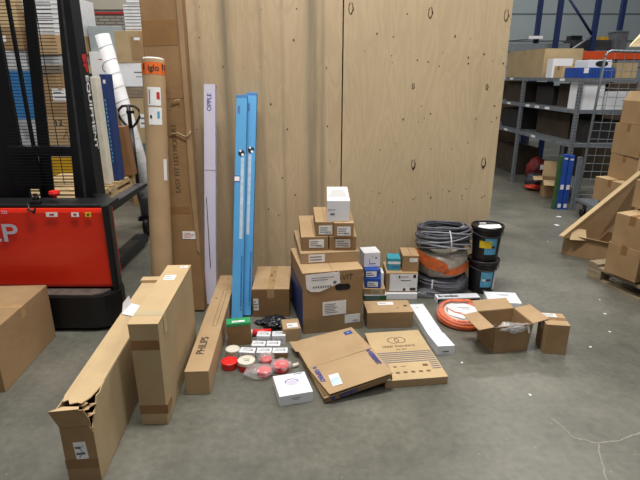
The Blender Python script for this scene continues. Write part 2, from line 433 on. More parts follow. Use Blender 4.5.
# plywood partition
def ply(name, x0, x1, m, dots):
    e = box(name, ((x0 + x1) / 2, 3.975, 1.28), (x1 - x0, .05, 2.56), m)
    e.data.transform(Matrix.Identity(4)); struct(e)
    bm = bmesh.new()
    for i, (x, z) in enumerate(dots):
        r = random.choice((.003, .004, .005, .0065))
        bmesh.ops.create_cone(bm, cap_ends=True, segments=10, radius1=r, radius2=r, depth=.002, matrix=Matrix.Translation((x, 3.9495, z)) @ Matrix.Rotation(R(90), 4, 'X') @ Matrix.Diagonal((.9, random.uniform(1, 1.5), 1, 1)))
    struct(finish(bm, 'nail_holes', 'nail', e))
    return e
M['nail'] = mat('nail_hole_dark', (104, 80, 54), (84, 62, 42), 60, .9)
M['slot'] = mat('slot_stain', (100, 70, 42), (74, 50, 32), 60, .9)
RD = [(0.417, 1.927), (0.537, 1.907), (0.631, 2.061), (0.99, 1.91), (1.105, 1.893), (0.331, 1.807), (0.532, 1.778), (0.538, 1.729), (0.651, 1.797), (0.723, 1.746), (0.804, 1.734), (0.907, 1.797), (1.101, 1.764), (1.105, 1.722), (1.215, 1.788), (1.287, 1.738), (1.365, 1.722), (0.89, 1.703), (0.462, 1.617), (0.774, 1.416), (0.849, 1.358), (0.803, 1.324), (1.334, 1.416), (1.361, 1.326), (1.2, 1.32), (0.762, 1.296), (0.64, 1.317), (1.322, 1.298), (0.597, 1.128), (0.471, 1.083), (0.871, 1.091), (1.036, 1.091), (1.159, 1.137), (0.415, 0.75), (0.478, 0.734), (0.589, 0.692), (0.591, 0.663), (0.491, 0.659), (0.775, 0.697), (0.756, 0.684), (0.868, 0.734), (0.897, 0.697), (0.987, 0.767), (1.042, 0.75), (1.058, 0.684), (1.148, 0.713), (1.151, 0.684), (1.176, 0.769), (1.311, 0.701), (1.331, 0.711)]
LD = [(-0.869, 2.105), (-0.426, 2.09), (-0.169, 2.095), (-0.884, 1.902), (-0.723, 1.699), (-0.446, 1.694), (-0.194, 1.884), (-0.57, 1.691), (0.049, 1.689), (-0.376, 1.429), (-0.254, 1.24), (-0.955, 1.24), (0.057, 1.263), (-0.112, 1.24), (0.079, 0.993), (-.39, .95), (-.3, .86), (-.42, .6), (-.2, .72), (-.34, .55)]
wl = ply('wall_plywood_left', -1.05, .164, 'plyleft', LD)
wr = ply('wall_plywood_right', .174, 1.388, 'plyright', RD)
struct(box('gap_shade_strip', (.169, 4.0, 1.28), (.012, .03, 2.56), 'void'))  # dark strip set in the open gap to give its shade
def slot(x, z, s, full):
    pts = []
    for i in range(14):
        a = PI * (.15 + 1.7 * i / 13)
        pts.append((x - s * .35 * math.sin(a) * (1 if i < 7 else .8), 3.949, z + s * math.cos(a) * .9))
    o = path('slot_mark', pts, .0026, 'slot', wr, 6); struct(o)
    o = path('slot_mark', [(x - .002, 3.949, z - s * .9), (x + s * .45, 3.949, z - s * .1), (x + s * .1, 3.949, z + s * .9)], .002, 'slot', wr, 6); struct(o)
    if full: struct(sheet('slot_mark', [(x - .014, 3.949, z - .02), (x, 3.949, z - .055), (x + .018, 3.949, z - .018), (x + .004, 3.949, z - .034)], 'void', wr, .002))
for x, z, s, f in [(.799, 2.07, .042, 0), (1.35, 2.053, .045, 0), (.704, 1.563, .022, 0), (1.262, 1.556, .022, 0), (.74, .973, .04, 1), (1.295, .983, .045, 1), (.224, 2.099, .045, 0)]:
    slot(x, z, s, f)

# ------------------------------------------------------------------ big cartons front left
e = carton('cardboard_box', 'large brown carton in front of the red lift truck, cut off by the picture edge', 'cardboard box', (-2.032, 2.62, 0), (.6, .62, .366), 3.2, 'kraft', seam='x', tape='tapeclear')

# damaged long carton standing on its edge
w, d, h = .132, 1.33, .376
e = thing('long_cardboard_box', 'long flat tan carton on its edge with a torn open front corner', 'cardboard box', (-1.038, 2.355, 0), 3.7)
t = .005
bm = bmesh.new()
addbox(bm, (0, 0, t / 2), (w, d, t))
addbox(bm, (-w / 2 + t / 2, 0, h / 2), (t, d - .002, h - 2 * t))
addbox(bm, (0, d / 2 - t / 2, h / 2), (w - 2 * t, t, h - 2 * t))
finish(bm, 'carton_body', 'tan', e)
yf = -d / 2
sheet('side_panel', [(w / 2, yf, 0), (w / 2, d / 2, 0), (w / 2, d / 2, h), (w / 2, yf + .16, h), (w / 2, yf + .12, h - .012), (w / 2, yf + .085, h - .004), (w / 2, yf + .06, h - .045), (w / 2, yf + .035, h - .05), (w / 2, yf + .02, h - .085), (w / 2, yf + .004, h - .10)], 'tan', e, t, (-1, 0, 0))
sheet('top_panel', [(-w / 2, yf + .09, h), (-w / 2 + .012, yf + .045, h), (-w / 2 + .03, yf + .055, h + .002), (-w / 2 + .045, yf + .028, h), (-w / 2 + .07, yf + .04, h - .002), (-w / 2 + .09, yf + .03, h), (w / 2 - .02, yf + .075, h - .003), (w / 2 - .01, yf + .11, h), (w / 2 - .002, yf + .17, h), (w / 2, d / 2, h), (-w / 2, d / 2, h)], 'tanlight', e, t, (0, 0, -1))
sheet('front_panel', [(-w / 2, yf, 0), (w / 2, yf, 0), (w / 2, yf, h - .12), (w / 2 - .012, yf, h - .09), (w / 2 - .022, yf, h - .02), (-w / 2, yf, h - .015)], 'kraft', e, t, (0, 1, 0))  # end darker than side and top: face shading put into the colour
# loose end flap folded over the front, wider than the box
sheet('end_flap', [(-w / 2 - .022, yf - .016, h - .006), (w / 2 - .02, yf - .013, h - .002), (w / 2 - .004, yf - .006, h - .055), (w / 2 - .004, yf - .004, h - .085), (-w / 2 + .004, yf - .004, h - .09)], 'kraft', e, .004, (0, 1, .05))
sheet('end_flap', [(-w / 2 - .022, yf - .016, h - .002), (w / 2 - .035, yf - .014, h + .004), (w / 2 - .045, yf + .012, h - .002), (-w / 2 + .02, yf + .02, h - .006)], 'tanlight', e, .003, (0, 0, -1))
for i, (x, y, z, s) in enumerate([(w / 2 - .03, yf + .03, h - .03, .02), (w / 2 - .012, yf + .028, h - .055, .018), (w / 2 - .042, yf + .05, h - .02, .018), (w / 2 - .01, yf + .06, h - .03, .014)]):
    a = random.random() * 6
    sheet('torn_shred', [(x + s * math.cos(a + k * 1.3) * (1 + .3 * (k % 2)), y + s * math.sin(a + k * 1.3), z + s * .5 * math.sin(k * 2.1 + a)) for k in range(5)], 'kraftlight', e, .003, (0, -.4, 1))
sticker(e, (w, d, h), 'F', .004, -.02, .05, .085, 2, 3, name='paper_label')
bm = bmesh.new(); addpath(bm, [(-.006, yf - .002, h * .5 - .055), (.012, yf - .002, h * .5 - .03), (.0, yf - .002, h * .5 - .01), (.016, yf - .002, h * .5 + .004)], .0012, 5)
finish(bm, 'pen_scribble', 'bluetext', e)
boxes('packing_tape', [((0, yf - .0008, .10), (w + .002, .0008, .045))], 'tape', e)
box('end_cap', (0, d / 2 - .03, h + .004), (w + .012, .06, .03), 'tanlight', e)
# white paper lifting off the top
sheet('paper_note', [(-.055, .16, h + .004), (.015, .13, h + .003), (.035, .24, h + .012), (-.03, .27, h + .014)], 'whitepaper', e, .001)
sheet('paper_note', [(-.055, .16, h + .004), (-.03, .27, h + .014), (-.035, .25, h + .075), (-.05, .185, h + .06)], 'whitepaper', e, .001)

# tall tan carton
dim = (.14, .75, .556)
e = thing('upright_cardboard_box', 'tall narrow tan carton on its edge with brown tape bands, between two long cartons', 'cardboard box', (-.832, 2.437, 0), 2.3)
w, d, h = dim
bm = bmesh.new(); vs = addbox(bm, (0, 0, (h - .004) / 2), (w - .014, d, h - .004), bevel=.003)
for v in bm.verts: v.co.x += (v.co.z / h) * (.006 if v.co.x > 0 else -.0065) 
finish(bm, 'carton_body', 'tan', e)
box('top_flap', (0, 0, h - .002), (w, d, .004), 'tanlight', e)  # top in a paler tone than the body, as lit from above
boxes('packing_tape', [((0, -d / 2 - .0006, h * .80), (w - .008, .001, .05)), ((0, -d / 2 - .0006, h * .16), (w - .013, .001, .05))], 'tape', e)
boxes('pale_tape', [((0, -d / 2 + .11, h + .0006), (w + .001, .05, .001)), ((w / 2 + .0005, -d / 2 + .11, h - .05), (.001, .05, .1))], 'papertape', e)
boxes('packing_tape', [((w / 2 - .002, -d / 2 + .04, h * .16), (.008, .08, .05))], 'tape', e)
sticker(e, dim, 'T', -.01, .18, .06, .07, 2)
sticker(e, dim, 'T', .035, .34, .04, .035, 2)

# long carton lying on the floor
dim = (.128, 1.34, .145)
e = carton('long_cardboard_box', 'long slim kraft carton lying on the floor with black PHILIPS lettering', 'cardboard box', (-.69, 2.975, 0), dim, 2.7, 'kraftlight', seam=None, tape=None)
text('lettering', 'PHILIPS', .062, 'darktext', e, face_mx(dim, 'T', -.012, -.40, .0008, 90), sx=1.0, bold=.001)
boxes('printed_outline', [((.005, .12, 0), (.002, .56, .0006)), ((.03, .12, 0), (.002, .56, .0006)), ((.0175, -.16, 0), (.027, .002, .0006)), ((.0175, .40, 0), (.027, .002, .0006))], 'darktext', e, mx=Matrix.Translation((0, 0, dim[2] + .0008)))
boxes('hand_slot', [((-.03, .25, dim[2] + .0006), (.014, .01, .001)), ((.01, .60, dim[2] + .0006), (.012, .008, .001))], 'void', e)

# ------------------------------------------------------------------ tall things against the partition
# big brown carton
dim = (.28, .10, 2.32)
e = thing('tall_cardboard_box', 'tallest brown carton leaning on the plywood behind the cardboard tube, lettered EASY FIT LED MODULE', 'cardboard box', (-.982, 3.345, 0), 0, -8.2, -1.7)
w, d, h = dim
box('carton_body', (0, 0, h / 2), dim, 'kraft2', e, bevel=.006)
sheet('side_flap', [(w / 2 + .001, -d / 2 - .004, .42), (w / 2 + .001, -d / 2 - .004, h), (w / 2 - .035, -d / 2 - .010, h), (w / 2 - .03, -d / 2 - .012, 1.6), (w / 2 - .036, -d / 2 - .009, .9), (w / 2 - .02, -d / 2 - .006, .45)], 'kraft', e, .004, (0, 1, 0))
boxes('packing_tape', [((-.02, -d / 2 - .0007, 1.92), (w - .05, .001, .16)), ((0, -d / 2 - .0007, 1.50), (w, .001, .006)), ((-.02, -d / 2 - .0007, .74), (w - .06, .001, .05))], 'tape', e)
text('lettering', 'EASY FIT LED MODULE', .05, 'fadetext', e, face_mx(dim, 'F', .022, 1.10 - h / 2, .0016, 90), sx=.93)
sticker(e, dim, 'F', .075, .56 - h / 2, .10, .055, 4, -3, m='whitepaper', ink='redtext', name='fragile_label', lift=.002)
path('twine', [(-.01, -d / 2 - .006, 1.26), (.05, -d / 2 - .012, 1.27), (.1, -d / 2 - .014, 1.245), (.12, -d / 2 - .016, 1.25), (.14, -d / 2 - .014, 1.28)], .003, 'papertape', e)
path('twine', [(.02, -d / 2 - .006, 1.46), (.05, -d / 2 - .012, 1.485), (.075, -d / 2 - .012, 1.49), (.08, -d / 2 - .012, 1.47)], .003, 'papertape', e)

# cardboard tube
e = thing('cardboard_tube', 'tall kraft cardboard tube with an orange tape band near the top', 'cardboard tube', (-1.105, 3.19, 0), 0, -8.0, .9)
rt = .072; ht = 1.75
lathe('tube_body', [(rt - .006, .004), (rt, 0), (rt, ht), (rt - .006, ht), (rt - .006, ht - .2), (0, ht - .2)], 'kraftlight', e)
def patch(name, r, a0, a1, z0, z1, m, par, n=12, lift=.0012):
    bm = bmesh.new(); A = []; B = []
    for i in range(n + 1):
        a = R(20 + a0 + (a1 - a0) * i / n)
        A.append(bm.verts.new(((r + lift) * math.cos(a), (r + lift) * math.sin(a), z0))); B.append(bm.verts.new(((r + lift) * math.cos(a), (r + lift) * math.sin(a), z1)))
    for i in range(n): bm.faces.new((A[i], A[i + 1], B[i + 1], B[i]))
    o = finish(bm, name, m, par, smooth=True)
    return o
def bend_text(o, r):
    for v in o.data.vertices:
        a = R(-74) + v.co.x / r
        rr = r + .002 - v.co.y * 1
        v.co = Vector((rr * math.cos(a), rr * math.sin(a), v.co.z))
    return o
patch('orange_tape', rt, 150, 390, ht - .095, ht - .022, 'orangetape', e, 24)
mx = Matrix.Translation((0, 0, ht - .058)) @ Matrix.Rotation(R(90), 4, 'X')
bend_text(text('lettering', 'iglo', .05, 'darktext', e, mx, bold=.001), rt)
for a in (-146, -44, -24):
    patch('printed_symbol', rt, a - 6, a + 6, ht - .065, ht - .03, 'darktext', e, 3, .002); patch('printed_symbol', rt, a - 2, a + 2, ht - .085, ht - .065, 'darktext', e, 2, .002)
patch('shipping_label', rt, -128, -72 + 10, ht - .29, ht - .175, 'whitepaper', e)
patch('shipping_label', rt, -128, -60, ht - .41, ht - .30, 'whitepaper', e)
patch('red_symbol', rt, -84, -68, ht - .25, ht - .205, 'redtext', e, 4, .002)
patch('printing', rt, -122, -116, ht - .28, ht - .19, 'greytext', e, 3, .002)
patch('printing', rt, -84, -72, ht - .37, ht - .325, 'labelblue', e, 3, .002); patch('printing', rt, -120, -110, ht - .37, ht - .35, 'darktext', e, 3, .002)
patch('small_label', rt, -62, -40, .98, 1.12, 'whitepaper', e, 6)
lathe('top_lining', [(rt - .012, ht - .03), (rt - .008, ht + .01), (rt - .004, ht + .006), (rt - .008, ht - .04)], 'whitepaper', e)

# white LED box
dim = (.084, .06, 1.62)
e = carton('led_tube_box', 'tall pale lilac-white tube box with OPPLE lettering leaning on the plywood', 'lamp box', (-.822, 3.435, 0), dim, 0, 'lilac', rx=-14, ry=.7, seam=None, tape=None)
text('lettering', 'OPPLE', .045, 'bluetext', e, face_mx(dim, 'F', 0, 1.49 - .81, .0008, 90), bold=.0006)
boxes('edge_crease', [((0, -.0307, 1.0), (.084, .0008, .003))], 'greytext', e)
sheet('loose_strap', [(.0, -.034, .28), (.006, -.034, .28), (-.022, -.034, .80), (-.026, -.034, .80)], 'darktext', e, .001)

# two blue LED boxes
def blue_box(loc, rx, ry, label, L, front):
    dim = (.077, .06, L)
    e = carton('led_tube_box', label, 'lamp box', loc, dim, 0, 'skyblue', rx=rx, ry=ry, seam=None, tape=None, group=None)
    boxes('end_band', [((0, -.0307, L - .012), (.077, .001, .02))], 'midblue', e)
    text('lettering', 'ooc', .04, 'purpletext', e, face_mx(dim, 'F', -.022, L / 2 - .11, .0008, 90), bold=.0004)
    boxes('tube_picture', [((.016 if front else .0, -.0307, L * .535), (.022, .001, L * .36))], M['tubepic'], e)
    for a, b, r, mm in [(.008, L * .735, .024, 'black'), (.016, L * .728, .010, 'whitepaper'), (.0, L * .745, .008, 'whitepaper')]:
        bm = bmesh.new(); bmesh.ops.create_cone(bm, cap_ends=True, segments=20, radius1=r, radius2=r, depth=.001 if mm == 'black' else .002, matrix=Matrix.Translation((a, -.0312, b)) @ Matrix.Rotation(R(90), 4, 'X'))
        finish(bm, 'printed_emblem', mm, e)
    boxes('printed_stripe', [((.026, -.0307, L * .17), (.012, .0008, L * .22))], 'midblue', e)
    L_ = []
    z = .08
    while z < .34:
        hh = random.uniform(.008, .02); L_.append(((.0265, -.0312, z), (.006, .0008, hh))); z += hh + .006
    boxes('printing', L_, 'bluetext', e)
    if front:
        box('energy_label', (-.02, -.031, L * .62), (.044, .0015, .046), 'purpletext', e); box('energy_label_mark', (-.02, -.0322, L * .62), (.036, .0015, .032), 'whitepaper', e)
    return e
blue_box((-.582, 3.165, 0), -22.8, .6, 'front one of the two sky blue lamp tube boxes leaning on the plywood', 1.62, True)
blue_box((-.532, 3.245, 0), -22.8, 1.0, 'rear one of the two sky blue lamp tube boxes, partly hidden on the right side', 1.635, False)

# small brown box with green top in front of the blue ones
dim = (.148, .08, .156)
e = carton('small_cardboard_box', 'small brown carton with a green top, at the foot of the sky blue tube boxes', 'cardboard box', (-.521, 2.862, 0), dim, 12, 'kraft2', seam=None, tape=None, topm='green')
boxes('green_band', [((0, -.0405, .148), (.149, .001, .018)), ((.0745, 0, .148), (.001, .081, .018)), ((-.0745, 0, .148), (.001, .081, .018))], 'green', e)
sticker(e, dim, 'T', .0, -.01, .08, .022, 1)

# carton at the back by the blue boxes
dim = (.262, .44, .215)
e = carton('cardboard_box', 'brown carton against the plywood between blue tube boxes and the big AVIT carton', 'cardboard box', (-.352, 3.44, 0), dim, 1, 'kraft2', seam='y', tape='tapeclear', topm='kraftlight')
sticker(e, dim, 'F', -.105, -.01, .035, .09, 3)
boxes('crease', [((.01, -.06, dim[2] + .0014), (.01, .012, .001)), ((-.008, .03, dim[2] + .0014), (.012, .03, .001)), ((.006, .1, dim[2] + .0014), (.01, .014, .001))], 'darktext', e)

# ------------------------------------------------------------------ the central pile
dim = (.405, .5, .437)
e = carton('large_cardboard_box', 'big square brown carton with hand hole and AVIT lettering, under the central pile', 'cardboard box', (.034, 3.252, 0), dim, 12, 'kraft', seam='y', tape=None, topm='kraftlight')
bm = bmesh.new(); bmesh.ops.create_cone(bm, cap_ends=True, segments=24, radius1=.022, radius2=.022, depth=.002, matrix=face_mx(dim, 'F', 0, 0, .0008))
for v in bm.verts:
    v.co.x += .035 + (.06 if v.co.x > 0 else 0); v.co.z += .102
finish(bm, 'hand_hole', 'void', e)
text('lettering', 'DURAVIT', .055, 'darktext', e, face_mx(dim, 'F', .025, .169, .0008), sx=.95)
st = sheet('torn_label', [(-.185, -.2525, .425), (.04, -.2525, .432), (.048, -.2525, .352), (.0, -.2525, .335), (-.09, -.2525, .30), (-.15, -.2525, .305), (-.178, -.2525, .33)], 'whitepaper', e, .0012, (0, -1, 0))
boxes('printing', [((-.07 , -.2542, .40), (.15, .0006, .004)), ((-.09, -.2542, .385), (.11, .0006, .004)), ((.01, -.2542, .36), (.02, .0006, .02))] + [((-.13 + i * .016, -.2542, .335), (.010, .0006, .014)) for i in range(8)], 'greytext', st)
sticker(e, dim, 'F', .01, -.045, .16, .10, 6, 1, seed=4)
sticker(e, dim, 'F', .135, -.135, .105, .062, 0, 1, barcode=True, seed=5)
boxes('printed_side_panel', [((-.2032, 0, .17), (.0008, .49, .30))], 'navy', e)
boxes('flap_gap', [((.02, -.251, .4365), (.012, .004, .003))], 'void', e)

zK = .438
dim = (.396, .53, .073)
e = carton('flat_cardboard_box', 'wide shallow kraft carton lying on the big AVIT carton', 'cardboard box', (.031, 3.42, zK), dim, 7.8, 'kraftlight', seam=None, tape=None)
sticker(e, dim, 'F', -.09, .0, .11, .055, 2, seed=6)
z2 = zK + .074
d1 = (.183, .54, .097)
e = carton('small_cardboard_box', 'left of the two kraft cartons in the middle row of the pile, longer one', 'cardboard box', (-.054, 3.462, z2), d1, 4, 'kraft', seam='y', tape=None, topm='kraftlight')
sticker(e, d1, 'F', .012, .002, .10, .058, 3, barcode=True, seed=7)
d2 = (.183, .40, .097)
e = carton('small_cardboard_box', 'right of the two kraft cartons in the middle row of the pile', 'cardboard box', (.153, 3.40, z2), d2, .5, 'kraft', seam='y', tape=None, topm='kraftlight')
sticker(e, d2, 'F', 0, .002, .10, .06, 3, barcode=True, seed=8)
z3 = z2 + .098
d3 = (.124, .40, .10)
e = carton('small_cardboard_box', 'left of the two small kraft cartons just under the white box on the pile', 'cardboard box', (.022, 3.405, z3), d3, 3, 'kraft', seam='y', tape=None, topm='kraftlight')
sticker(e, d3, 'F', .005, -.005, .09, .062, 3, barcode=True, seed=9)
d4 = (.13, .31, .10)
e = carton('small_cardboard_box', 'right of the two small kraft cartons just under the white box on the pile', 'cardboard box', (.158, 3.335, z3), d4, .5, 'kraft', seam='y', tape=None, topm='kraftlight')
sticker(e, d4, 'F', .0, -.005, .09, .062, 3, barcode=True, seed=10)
z4 = z3 + .101
dim = (.152, .44, .14)
e = carton('white_box', 'white box on the very top of the central pile', 'box', (.125, 3.44, z4), dim, -.5, 'white', seam=None, tape=None)
boxes('printing', [((-.04, 0, 0), (.03, .012, .0006)), ((-.045, .03, 0), (.05, .003, .0006))], 'greytext', e, mx=face_mx(dim, 'F', 0, -.02))
boxes('printed_lines', [((0, .03 * i, 0), (.11 - .01 * i, .003, .0006)) for i in range(-3, 4)], 'papertape', e, mx=face_mx(dim, 'T'))

# little carton left of the big one
dim = (.112, .14, .092)
e = carton('small_cardboard_box', 'small kraft carton with a white label on top, left of the big AVIT carton', 'cardboard box', (-.192, 2.94, 0), dim, 10, 'kraftlight', seam='y', tape=None)
sticker(e, dim, 'T', .008, -.022, .07, .06, 1)

# ------------------------------------------------------------------ small stack with white box on top
yS = 3.60
dim = (.17, .25, .052)
e = carton('green_box', 'flat dark green box at the bottom of the stack right of the big AVIT carton', 'box', (.417, yS, 0), dim, 2, 'darkgreen', seam=None, tape=None, topm='white')
box('front_sticker', (-.02, -.1262, .028), (.11, .002, .03), 'greenblue', e)
dim = (.165, .24, .05)
e = carton('grey_box', 'flat grey-brown box with white labels above the green box', 'box', (.412, yS, .053), dim, 0, 'kraft', seam=None, tape=None, topm='kraftlight')
sticker(e, dim, 'F', .02, 0, .09, .036, 3, seed=12, m='papertape')
dim = (.122, .2, .076)
e = carton('blue_box', 'bright blue box with a white label, lower of the two blue ones', 'box', (.405, yS - .01, .104), dim, -3, 'blue', seam=None, tape=None)
sticker(e, dim, 'F', 0, -.006, .08, .04, 2, seed=13, ink='bluetext')
dim = (.105, .19, .062)
e = carton('blue_box', 'blue and white box directly under the white cube', 'box', (.39, yS + .0, .181), dim, 2, 'blue', seam=None, tape=None)
sticker(e, dim, 'F', -.005, .0, .08, .045, 2, seed=14, ink='bluetext')
dim = (.128, .14, .115)
e = carton('white_box', 'white cube-shaped box on top of the blue boxes, right of the pile', 'box', (.386, 3.64, .244), dim, 10, 'white', seam=None, tape=None)
boxes('printing', [((-.02, -.01, 0), (.004, .04, .0006)), ((.005, -.03, 0), (.05, .006, .0006)), ((.03, .015, 0), (.014, .014, .0006)), ((.0, .03, 0), (.01, .004, .0006))], 'greytext', e, mx=face_mx(dim, 'F'))
sheet_e = thing('paper_sheet', 'folded white paper standing behind the blue boxes', 'paper', (.478, 3.60, .104), 0)
box('sheet', (0, 0, .05), (.02, .11, .1), 'whitepaper', sheet_e)

# white labelled carton stack
dim = (.255, .27, .048)
e = carton('white_box', 'flat white box on the floor under the carton with the large white label', 'box', (.62, 3.645, 0), dim, 0, 'white', seam=None, tape=None)
dim = (.24, .25, .158)
e = carton('cardboard_box', 'kraft carton with a large white printed front label, under the teal box', 'cardboard box', (.628, 3.66, .049), dim, 0, 'kraft', seam='x', tape=None, topm='kraftlight')
sticker(e, dim, 'F', .012, .002, .212, .14, 0, name='front_label')
boxes('printing', [((-.02, .05, 0), (.012, .02, .0006)), ((.03, .02, 0), (.08, .004, .0006)), ((.02, .05, 0), (.06, .004, .0006)), ((.095, .055, 0), (.022, .026, .0006)), ((.02, -.055, 0), (.02, .02, .0006)), ((.085, -.052, 0), (.045, .022, .0006))], 'darktext', e, mx=face_mx(dim, 'F', 0, 0, .0022))
dim = (.098, .12, .095)
e = carton('teal_box', 'small teal blue box standing on the carton with the large white label', 'box', (.572, 3.65, .208), dim, -2, 'teal', seam=None, tape=None)
box('pale_band', (0, -.0605, .062), (.098, .001, .02), 'whitepaper', e); box('printing', (.01, -.0607, .03), (.06, .001, .02), 'midblue', e)
dim = (.124, .19, .128)
e = carton('small_cardboard_box', 'kraft carton beside the teal box, touching the cable coils', 'cardboard box', (.695, 3.665, .208), dim, -.5, 'kraft', seam='y', tape=None, topm='kraftlight')
sticker(e, dim, 'F', .02, .028, .06, .03, 1)

# brown carton in front
dim = (.315, .185, .118)
e = carton('cardboard_box', 'wide kraft carton in front of the blue boxes, behind the striped flat carton', 'cardboard box', (.472, 3.147, 0), dim, 3.6, 'kraft', seam=None, tape=None, topm='kraftlight')
sticker(e, dim, 'T', -.01, .045, .11, .045, 1)
boxes('printing', [((.12, 0, dim[2] + .001), (.022, .02, .0008)), ((.06, -.03, dim[2] + .001), (.016, .006, .0008))], 'darktext', e)

# ------------------------------------------------------------------ flat striped carton
dim = (.358, .54, .048)
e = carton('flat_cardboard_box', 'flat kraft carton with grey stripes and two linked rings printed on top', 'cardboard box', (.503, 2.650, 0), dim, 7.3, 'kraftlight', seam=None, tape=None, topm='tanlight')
T0 = face_mx(dim, 'T')
bm = bmesh.new()
for cx in (-.022, .022):
    addpath(bm, [(cx + .034 * math.cos(2 * PI * k / 28), .155 + .034 * math.sin(2 * PI * k / 28), 0) for k in range(28)], .0028, 6, True)
finish(bm, 'printed_rings', 'fadetext', e, mx=T0 @ Matrix.Diagonal((1, 1, .3, 1)))
text('lettering', 'Ideal Standard', .038, 'fadetext', e, face_mx(dim, 'T', -.005, .085), sx=.95)
text('lettering', 'for life', .024, 'fadetext', e, face_mx(dim, 'T', 0, .045))
boxes('printed_stripes', [((0, .012 - .021 * i, 0), (.348, .009, .0006)) for i in range(6)] + [((sx * .147, .012 - .021 * i, 0), (.05, .009, .0006)) for i in range(6, 10) for sx in (-1, 1)], 'greytext', e, mx=face_mx(dim, 'T'))
L = [((-.09, -.14, 0), (.02, .012, .0006)), ((-.04, -.14, 0), (.03, .004, .0006)), ((.09, -.14, 0), (.03, .022, .0006))] + [((-.09 + .045 * i, -.2, 0), (.022, .016, .0006)) for i in range(5)]
boxes('printing', L, 'fadetext', e, mx=face_mx(dim, 'T'))

# half open flat carton
e = thing('flat_cardboard_box', 'flat tan carton with blue GEBERIT lettering, lid sprung open, lying in front of the pile', 'cardboard box', (.122, 2.555, .030), 18.7, 0, -8.8)
w, d, h = .397, .555, .05
dim = (w, d, h)
bm = bmesh.new(); t = .004
for c, s in [((0, 0, t / 2), (w, d, t)), ((0, -d / 2 + t / 2, .016), (w, t, .032)), ((0, d / 2 - t / 2, .016), (w, t, .032)), ((-w / 2 + t / 2, 0, .016), (t, d, .032)), ((w / 2 - t / 2, 0, .016), (t, d, .032)), ((0, 0, .019), (w - .02, d - .04, .006))]:
    addbox(bm, c, s)
finish(bm, 'carton_body', 'kraft', e)
# lid in two leaves with a crease, lifted a little at the front
lid = sheet('lid', [(-w / 2, -.02, .055), (w / 2, -.02, .052), (w / 2 - .006, d / 2 + .01, .034), (-w / 2 + .05, d / 2 + .03, .045), (-w / 2 + .03, d / 2 + .022, .047), (-w / 2 - .022, d / 2 + .04, .050), (-w / 2 - .016, d * .36, .046), (-w / 2 + .002, d * .33, .046)], 'kraftlight', e, .004, (0, 0, 1))
lid2 = sheet('lid', [(-w / 2, -.022, .055), (-w / 2 + .03, -d / 2 - .016, .056), (w / 2, -d / 2 - .016, .052), (w / 2, -.022, .052)], 'kraftlight', e, .004, (0, 0, 1))
sheet('side_leaf', [(-w / 2, -.022, .055), (-w / 2 + .03, -d / 2 - .012, .046), (-w / 2 + .004, -d / 2, .006), (-w / 2 + .002, -.022, .03)], 'kraft', e, .003, (1, 0, 0))
box('crease', (.0, -.021, .0575), (w - .01, .003, .001), 'fadetext', e)
def lidtext(name, s, size, u, v, rot, m='bluetext'):
    z = .0505 + (v + d / 2) * .034
    mxx = Matrix.Translation((u, v, .0605 if v > -.03 else .0612)) @ Matrix.Rotation(R(0), 4, 'X') @ Matrix.Rotation(R(rot), 4, 'Z')
    return text(name, s, size, m, e, mxx, bold=.0012)
lidtext('lettering', 'GEBERIT', .036, w / 2 - .03, -.12, -90)
lidtext('lettering', 'GEBERIT', .034, -w / 2 + .034, -.12, -90)
for sx, yy in ((w / 2 - .03, -.035), (-w / 2 + .034, -.035)):
    box('blue_square', (sx, yy, .0592), (.02, .016, .0012), 'bluetext', e)
box('blue_square', (w / 2 - .055, d / 2 - .05, .0440), (.05, .04, .003), 'bluetext', e)
box('blue_square_mark', (w / 2 - .055, d / 2 - .05, .0460), (.018, .012, .0012), 'labelblue', e)
mxx = Matrix.Translation((-.098, -.195, .0612)) @ Matrix.Rotation(R(0), 4, 'X') @ Matrix.Rotation(R(-6), 4, 'Z')
pl = box('product_label', (0, 0, 0), (.055, .10, .001), 'whitepaper', e, mx=mxx)
box('label_tint', (.0, -.012, .0008), (.050, .06, .0008), M['palelabel'], pl, mx=mxx)
text('lettering', 'GEBERIT', .029, 'bluetext', e, face_mx((w, d, .032), 'F', -.06, -.001, .0008), bold=.0015)
box('blue_square', (-w / 2 + .05, -d / 2 - .0006, .016), (.022, .001, .018), 'bluetext', e)
box('front_lip', (0, -d / 2 - .003, .036), (w - .004, .008, .006), 'kraftlight', e)
o = blob('foam_plug', (w / 2 - .02, -d / 2 + .01, .006), (.018, .014, .012), 'offwhite', e, .15, 2)

# white square box
dim = (.179, .192, .062)
e = carton('white_box', 'square white box with an oval product picture, nearest white box on the floor', 'box', (-.149, 2.316, 0), dim, 15.5, 'white', seam=None, tape=None)
bm = bmesh.new()
addpath(bm, [(.0 + .036 * math.cos(PI * k / 16), .015 + .030 * math.sin(PI * k / 16), 0) for k in range(17)], .003, 6)
finish(bm, 'product_picture', 'purpletext', e, mx=face_mx(dim, 'T', 0, 0, .0004) @ Matrix.Diagonal((1, 1, .25, 1)))
bm = bmesh.new(); bmesh.ops.create_cone(bm, cap_ends=True, segments=24, radius1=.034, radius2=.034, depth=.0006, matrix=face_mx(dim, 'T', 0, .01, .0003) @ Matrix.Diagonal((1, .7, 1, 1)))
finish(bm, 'product_picture', 'lilac', e)
boxes('printing', [((.05, .085, 0), (.05, .006, .0006))], 'bluetext', e, mx=face_mx(dim, 'T'))
boxes('printing', [((.0, .01, 0), (.05, .003, .0006)), ((.0, .0, 0), (.03, .002, .0006))], 'greytext', e, mx=face_mx(dim, 'F'))

